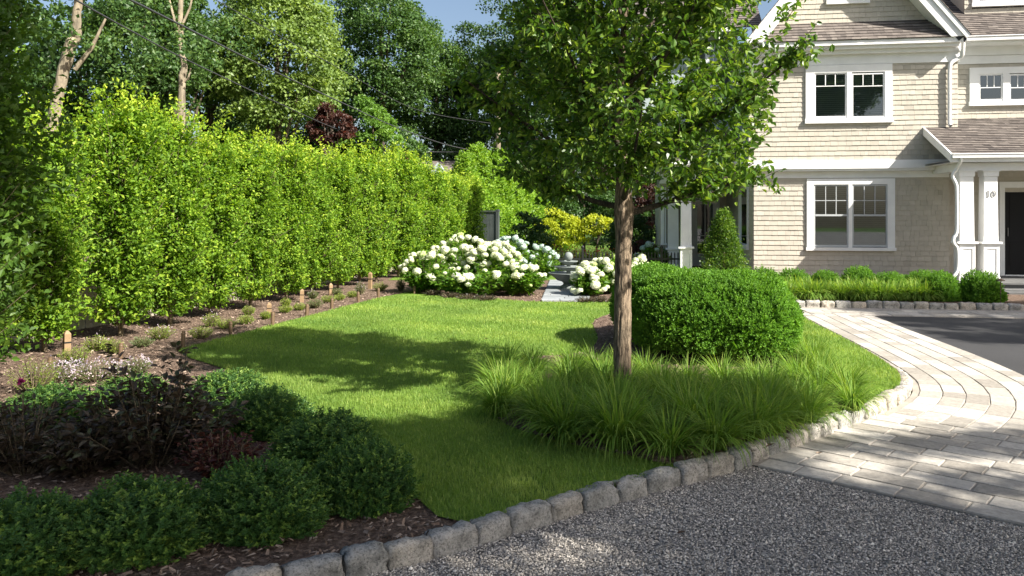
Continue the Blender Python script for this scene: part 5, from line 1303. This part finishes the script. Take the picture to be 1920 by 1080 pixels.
far_tree(960, 50, 8, 3.4, 3.4, 3.4, 817, 'treeC', 'dark undergrowth tree behind the arborvitae', ncl=90)
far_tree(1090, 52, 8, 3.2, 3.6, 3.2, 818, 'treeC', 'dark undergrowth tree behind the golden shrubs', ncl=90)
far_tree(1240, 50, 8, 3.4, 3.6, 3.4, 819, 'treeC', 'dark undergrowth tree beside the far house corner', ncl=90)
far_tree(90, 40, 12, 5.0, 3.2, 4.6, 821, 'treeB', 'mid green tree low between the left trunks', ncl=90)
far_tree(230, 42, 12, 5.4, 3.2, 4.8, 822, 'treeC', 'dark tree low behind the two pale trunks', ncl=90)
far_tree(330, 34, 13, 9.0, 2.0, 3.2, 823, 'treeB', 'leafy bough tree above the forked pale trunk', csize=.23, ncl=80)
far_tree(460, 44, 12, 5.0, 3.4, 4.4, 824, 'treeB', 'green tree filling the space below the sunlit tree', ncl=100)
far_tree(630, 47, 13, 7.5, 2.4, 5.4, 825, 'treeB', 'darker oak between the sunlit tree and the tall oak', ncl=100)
# bare pale trunks
def bare(px0, py0, px1, py1, Y, r0, r1, seed, label, forks=()):
    global R
    R = np.random.default_rng(seed)
    a = np.array(AT(px0, py0, Y)); b = np.array(AT(px1, py1, Y)); d = (b - a) / (b[2] - a[2]); base = a - d * a[2]; top = b + d * 3.5
    root = thing('bare_trunk_tree', label, 'tree', tuple(base)); pts_ = [base, a, (a + b) / 2 + (0.08, 0, 0), b, top]
    sl_ = smooth_line([tuple(p - base) for p in pts_], 12) ; sl_[:, :2] += np.cumsum(R.normal(size=(len(sl_), 2)) * .012, 0); rr_l = np.linspace(r0 * 1.15, r1 * .7, len(sl_)) * (1 + .12 * (vnoise(np.arange(len(sl_)) * .45, np.zeros(len(sl_)), seed) - .5) * 2)
    build('trunk', [tube(sl_, rr_l, 12)], 'bark_pale', root)
    for f0, f1, r_ in forks:
        p = np.array(AT(*f0, Y)) - base; q = np.array(AT(*f1, Y)) - base
        build('branch', [tube([p, (p + q) / 2 + (.05, 0, -.1), q], [r_, r_ * .8, r_ * .45], 8)], 'bark_pale', root)
    cl = 44; hh = np.array([(b - base)[2] + (-.3 if i < 18 else 4.0) for i in range(cl)]); cc = np.tile(b - base, (cl, 1)) * (1, 1, 0) + np.stack([0 * hh, 0 * hh + .2, hh], 1) + R.normal(size=(cl, 3)) * (1.5, .8, .75)
    e = rdir(cl * 120).reshape(cl, 120, 3); P = (cc[:, None] + e * .6 * R.uniform(.3, 1, (cl, 120, 1))).reshape(-1, 3)
    build('crown', [leaves(P, rdir(len(P)), rdir(len(P)) + (0, 0, .8), .14, .11)], 'treeB', root)
bare(118, 130, 146, 0, 22, .16, .13, 830, 'large pale bare trunk rising behind the hedge near the left edge', [((140, 130), (198, 35), .07)])
bare(336, 190, 338, 60, 27, .13, .10, 831, 'pale forked trunk rising behind the hedge left of the sunlit tree', [((342, 155), (358, 128), .05), ((333, 70), (312, -20), .06), ((340, 50), (366, -30), .05)])
# utility pole and wires
pole = thing('utility_pole', 'pale weathered utility pole standing in front of the dark trees', 'utility pole', at(934, 35.5, 0))
build('shaft', [tube([(0, 0, 0), (0, 0, 8.0)], [.13, .10], 12)], 'bark_pale', pole)
build('insulator', [lathe([(.05, 8.0), (.06, 8.06), (.03, 8.14)], 10)], 'black', pole)
def wire(pts_, r_, label):
    P = [AT(px, py, Y) for px, py, Y in pts_]
    o = build('utility_wire', [tube(smooth_line(P, 8), r_, 6)], 'wire'); tag(o, label, 'wire')
wire([(20, -110, 9), (245, 0, 12), (375, 65, 15), (500, 127, 19), (640, 192, 24), (740, 237, 29), (840, 272, 35), (916, 287, 37)], .017, 'thick black utility wire, the upper of the two, sagging towards the pole')
wire([(-30, -100, 9.5), (142, 0, 12.5), (250, 60, 15), (350, 112, 18), (515, 190, 24), (640, 245, 31), (760, 281, 36), (870, 285, 37)], .014, 'second black utility wire running below the thick one over the hedge')
wire([(405, 0, 18), (520, 65, 22), (640, 130, 27), (780, 205, 33), (925, 232, 37)], .010, 'thin faint wire crossing in front of the sunlit tree')
# neighbour house glimpsed over the hedge
nbh = thing('neighbour_house', 'distant house with brick chimney and pale roof showing above the hedge', 'house', at(790, 40, 0))
zr = CAMH + (400 - 297) / F * 40
build('wall', [box(-1.3, 2.4, 0, 4, 0, zr - .7)], 'white', nbh)
build('roof', [ch for ch in extr([(-1.6, -.3, zr - .8), (2.7, -.3, zr - .8), (2.3, 2, zr), (-1.2, 2, zr)], (0, .1, .0))], 'roof', nbh)
build('chimney', [box(-1.3, -.5, 1, 1.8, zr - .9, zr + .42), box(-1.36, -.44, .94, 1.86, zr + .422, zr + .5)], 'brick', nbh)
build('dormer', extr([(.4, -.35, zr - .75), (1.3, -.35, zr - .75), (.85, -.35, zr - .22)], (0, 1.5, 0)), 'wing', nbh)
# path light by the steps
pl_ = thing('path_light', 'slim bronze path light at the right end of the front kerb', 'garden light', at(1876, 14.4, .07))
build('pole', [tube([(0, 0, 0), (0, 0, .42)], .009, 8)], 'bronze_metal', pl_); build('lamp_shade', [lathe([(.012, .45), (.07, .42), (.072, .41), (.012, .425)], 16)], 'bronze_metal', pl_)

# ------------------------------------------------------------------ trees beside and behind the camera that shade the foreground
def density(x, y):
    n1 = vnoise(x * 1.3 + 5, y * 1.3 + 2, 7) * .6 + vnoise(x * 3.4, y * 3.4, 8) * .4
    d = np.zeros_like(x)
    edge = np.where(x < -1.3, 5.95, 6.2) + .18 * np.sin(2.1 * x + 1) + .12 * np.sin(5.3 * x)
    d = np.where((x > -6.5) & (x < .35) & (y < edge), .97, d)
    d = np.where((x >= .2) & (x < 1.95) & (y < 7.0 + .1 * np.sin(6 * x)), .95, d)
    ell = lambda cx, cy, rx, ry: ((x - cx) / rx) ** 2 + ((y - cy) / ry) ** 2 < 1
    d = np.where(ell(-.28, 4.75, .42, .42), .45, d)
    road = (y < np.interp(x, [-2, -.4, .7, 1.5, 2.7, 4], [3.0, 3.9, 4.7, 5.3, 6.3, 6.9])) & (y < 4.9 - (x - 2.2) * .75)
    d = np.where(road, np.where(n1 > .57, .25, .92), d)
    d = np.where(ell(3.9, 5.75, .95, .28) | ell(3.1, 4.9, .5, .14) | ell(2.6, 5.7, .4, .12), .45, d)
    d = np.where((x > -9.8) & (x < -5.75) & (y > 7.5) & (y < 10.0), .96, d)
    d = np.where((x > 6.0) & (x < 10.0) & (y > 13.3 - (x - 6) * .14) & (y < 14.6), .8, d)  # crown widened here to add shade along the house kerb
    d = np.where((x > 6.1) & (x < 10.5) & (y > 10.4) & (y < 13.2), np.where(vnoise(x * .7, y * 4.5, 5) > .42, .8, .1), d)
    return d
R = np.random.default_rng(950)
def shade_tree(region, n, zr_, trunk, label, leaf=.11, per=26, cr=.17):
    x = R.uniform(region[0], region[1], n); y = R.uniform(region[2], region[3], n)
    k = R.random(n) < density(x, y); x = x[k]; y = y[k]; h = R.uniform(zr_[0], zr_[1], len(x))
    s = h / SUNV.z; C = np.stack([x + SUNV.x * s, y + SUNV.y * s, h + .1], 1)  # clumps laid back along sun rays, shaping the crown to a shade map
    root = thing('shade_tree', label, 'tree', trunk); C = C - np.array(trunk)
    e = R.normal(size=(len(C), per, 3)) * cr * .6; P = (C[:, None] + e).reshape(-1, 3)
    sv = np.array(SUNV)
    build('crown', [leaves(P, rdir(len(P)), sv * .8 + rdir(len(P)), leaf, leaf * .75)], 'treeB', root)
    cen = C.mean(0); st = [tube(smooth_line([(0, 0, -.1), (0, 0, 2.5), (cen[0] * .3, cen[1] * .3, cen[2] * .7), tuple(cen)], 4), np.linspace(.26, .07, 13), 10)]
    for i in range(40):
        q = C[R.integers(len(C))]; b = cen * R.uniform(.4, .95); st.append(tube([b, (b + q) / 2 + (0, 0, -.2), q], [.05, .03, .008], 5))
    build('trunk', st, 'bark_far', root)
shade_tree((-6.6, 4.6, 1.0, 7.3), 7000, (6.3, 9.0), (7.2, -2.4, 0), 'large leafy tree beside the camera whose crown shades the foreground bed and drive')
shade_tree((-9.6, -6.1, 7.6, 9.9), 900, (8.0, 10.0), (4.2, -4.0, 0), 'added unseen leafy tree behind the camera shading the left end of the hedge')  # unseen caster added only to darken the near end of the hedge
shade_tree((6.0, 10.5, 10.4, 14.6), 1500, (8.0, 10.0), (19.0, 6.5, 0), 'leafy tree right of the drive shading the asphalt')
for o in list(bpy.data.objects):
    if '_tips' in o: del o['_tips']

for i, (px, py, lb) in enumerate([(908, 635, 'single tan fallen leaf in the middle of the lawn'), (915, 752, 'tan fallen leaf at the left tip of the tree bed'), (902, 748, 'second tan fallen leaf beside the tree bed edge'), (1270, 1000, 'small dry fallen leaf on the gravel in front of the kerb'), (1530, 850, 'small dark fallen leaf on the pavers near the kerb corner')]):
    z = ZL + .04 if i < 3 else .02; x, y = G(px, py, z); R = np.random.default_rng(i)
    o = build('fallen_leaf', [leaves([(0, 0, 0)], [(1, .4, .1)], [(0, .2, 1)], .05, .035, tmpl=LEAF4)], 'mulchchip'); o.location = (x, y, z); tag(o, lb, 'leaf')
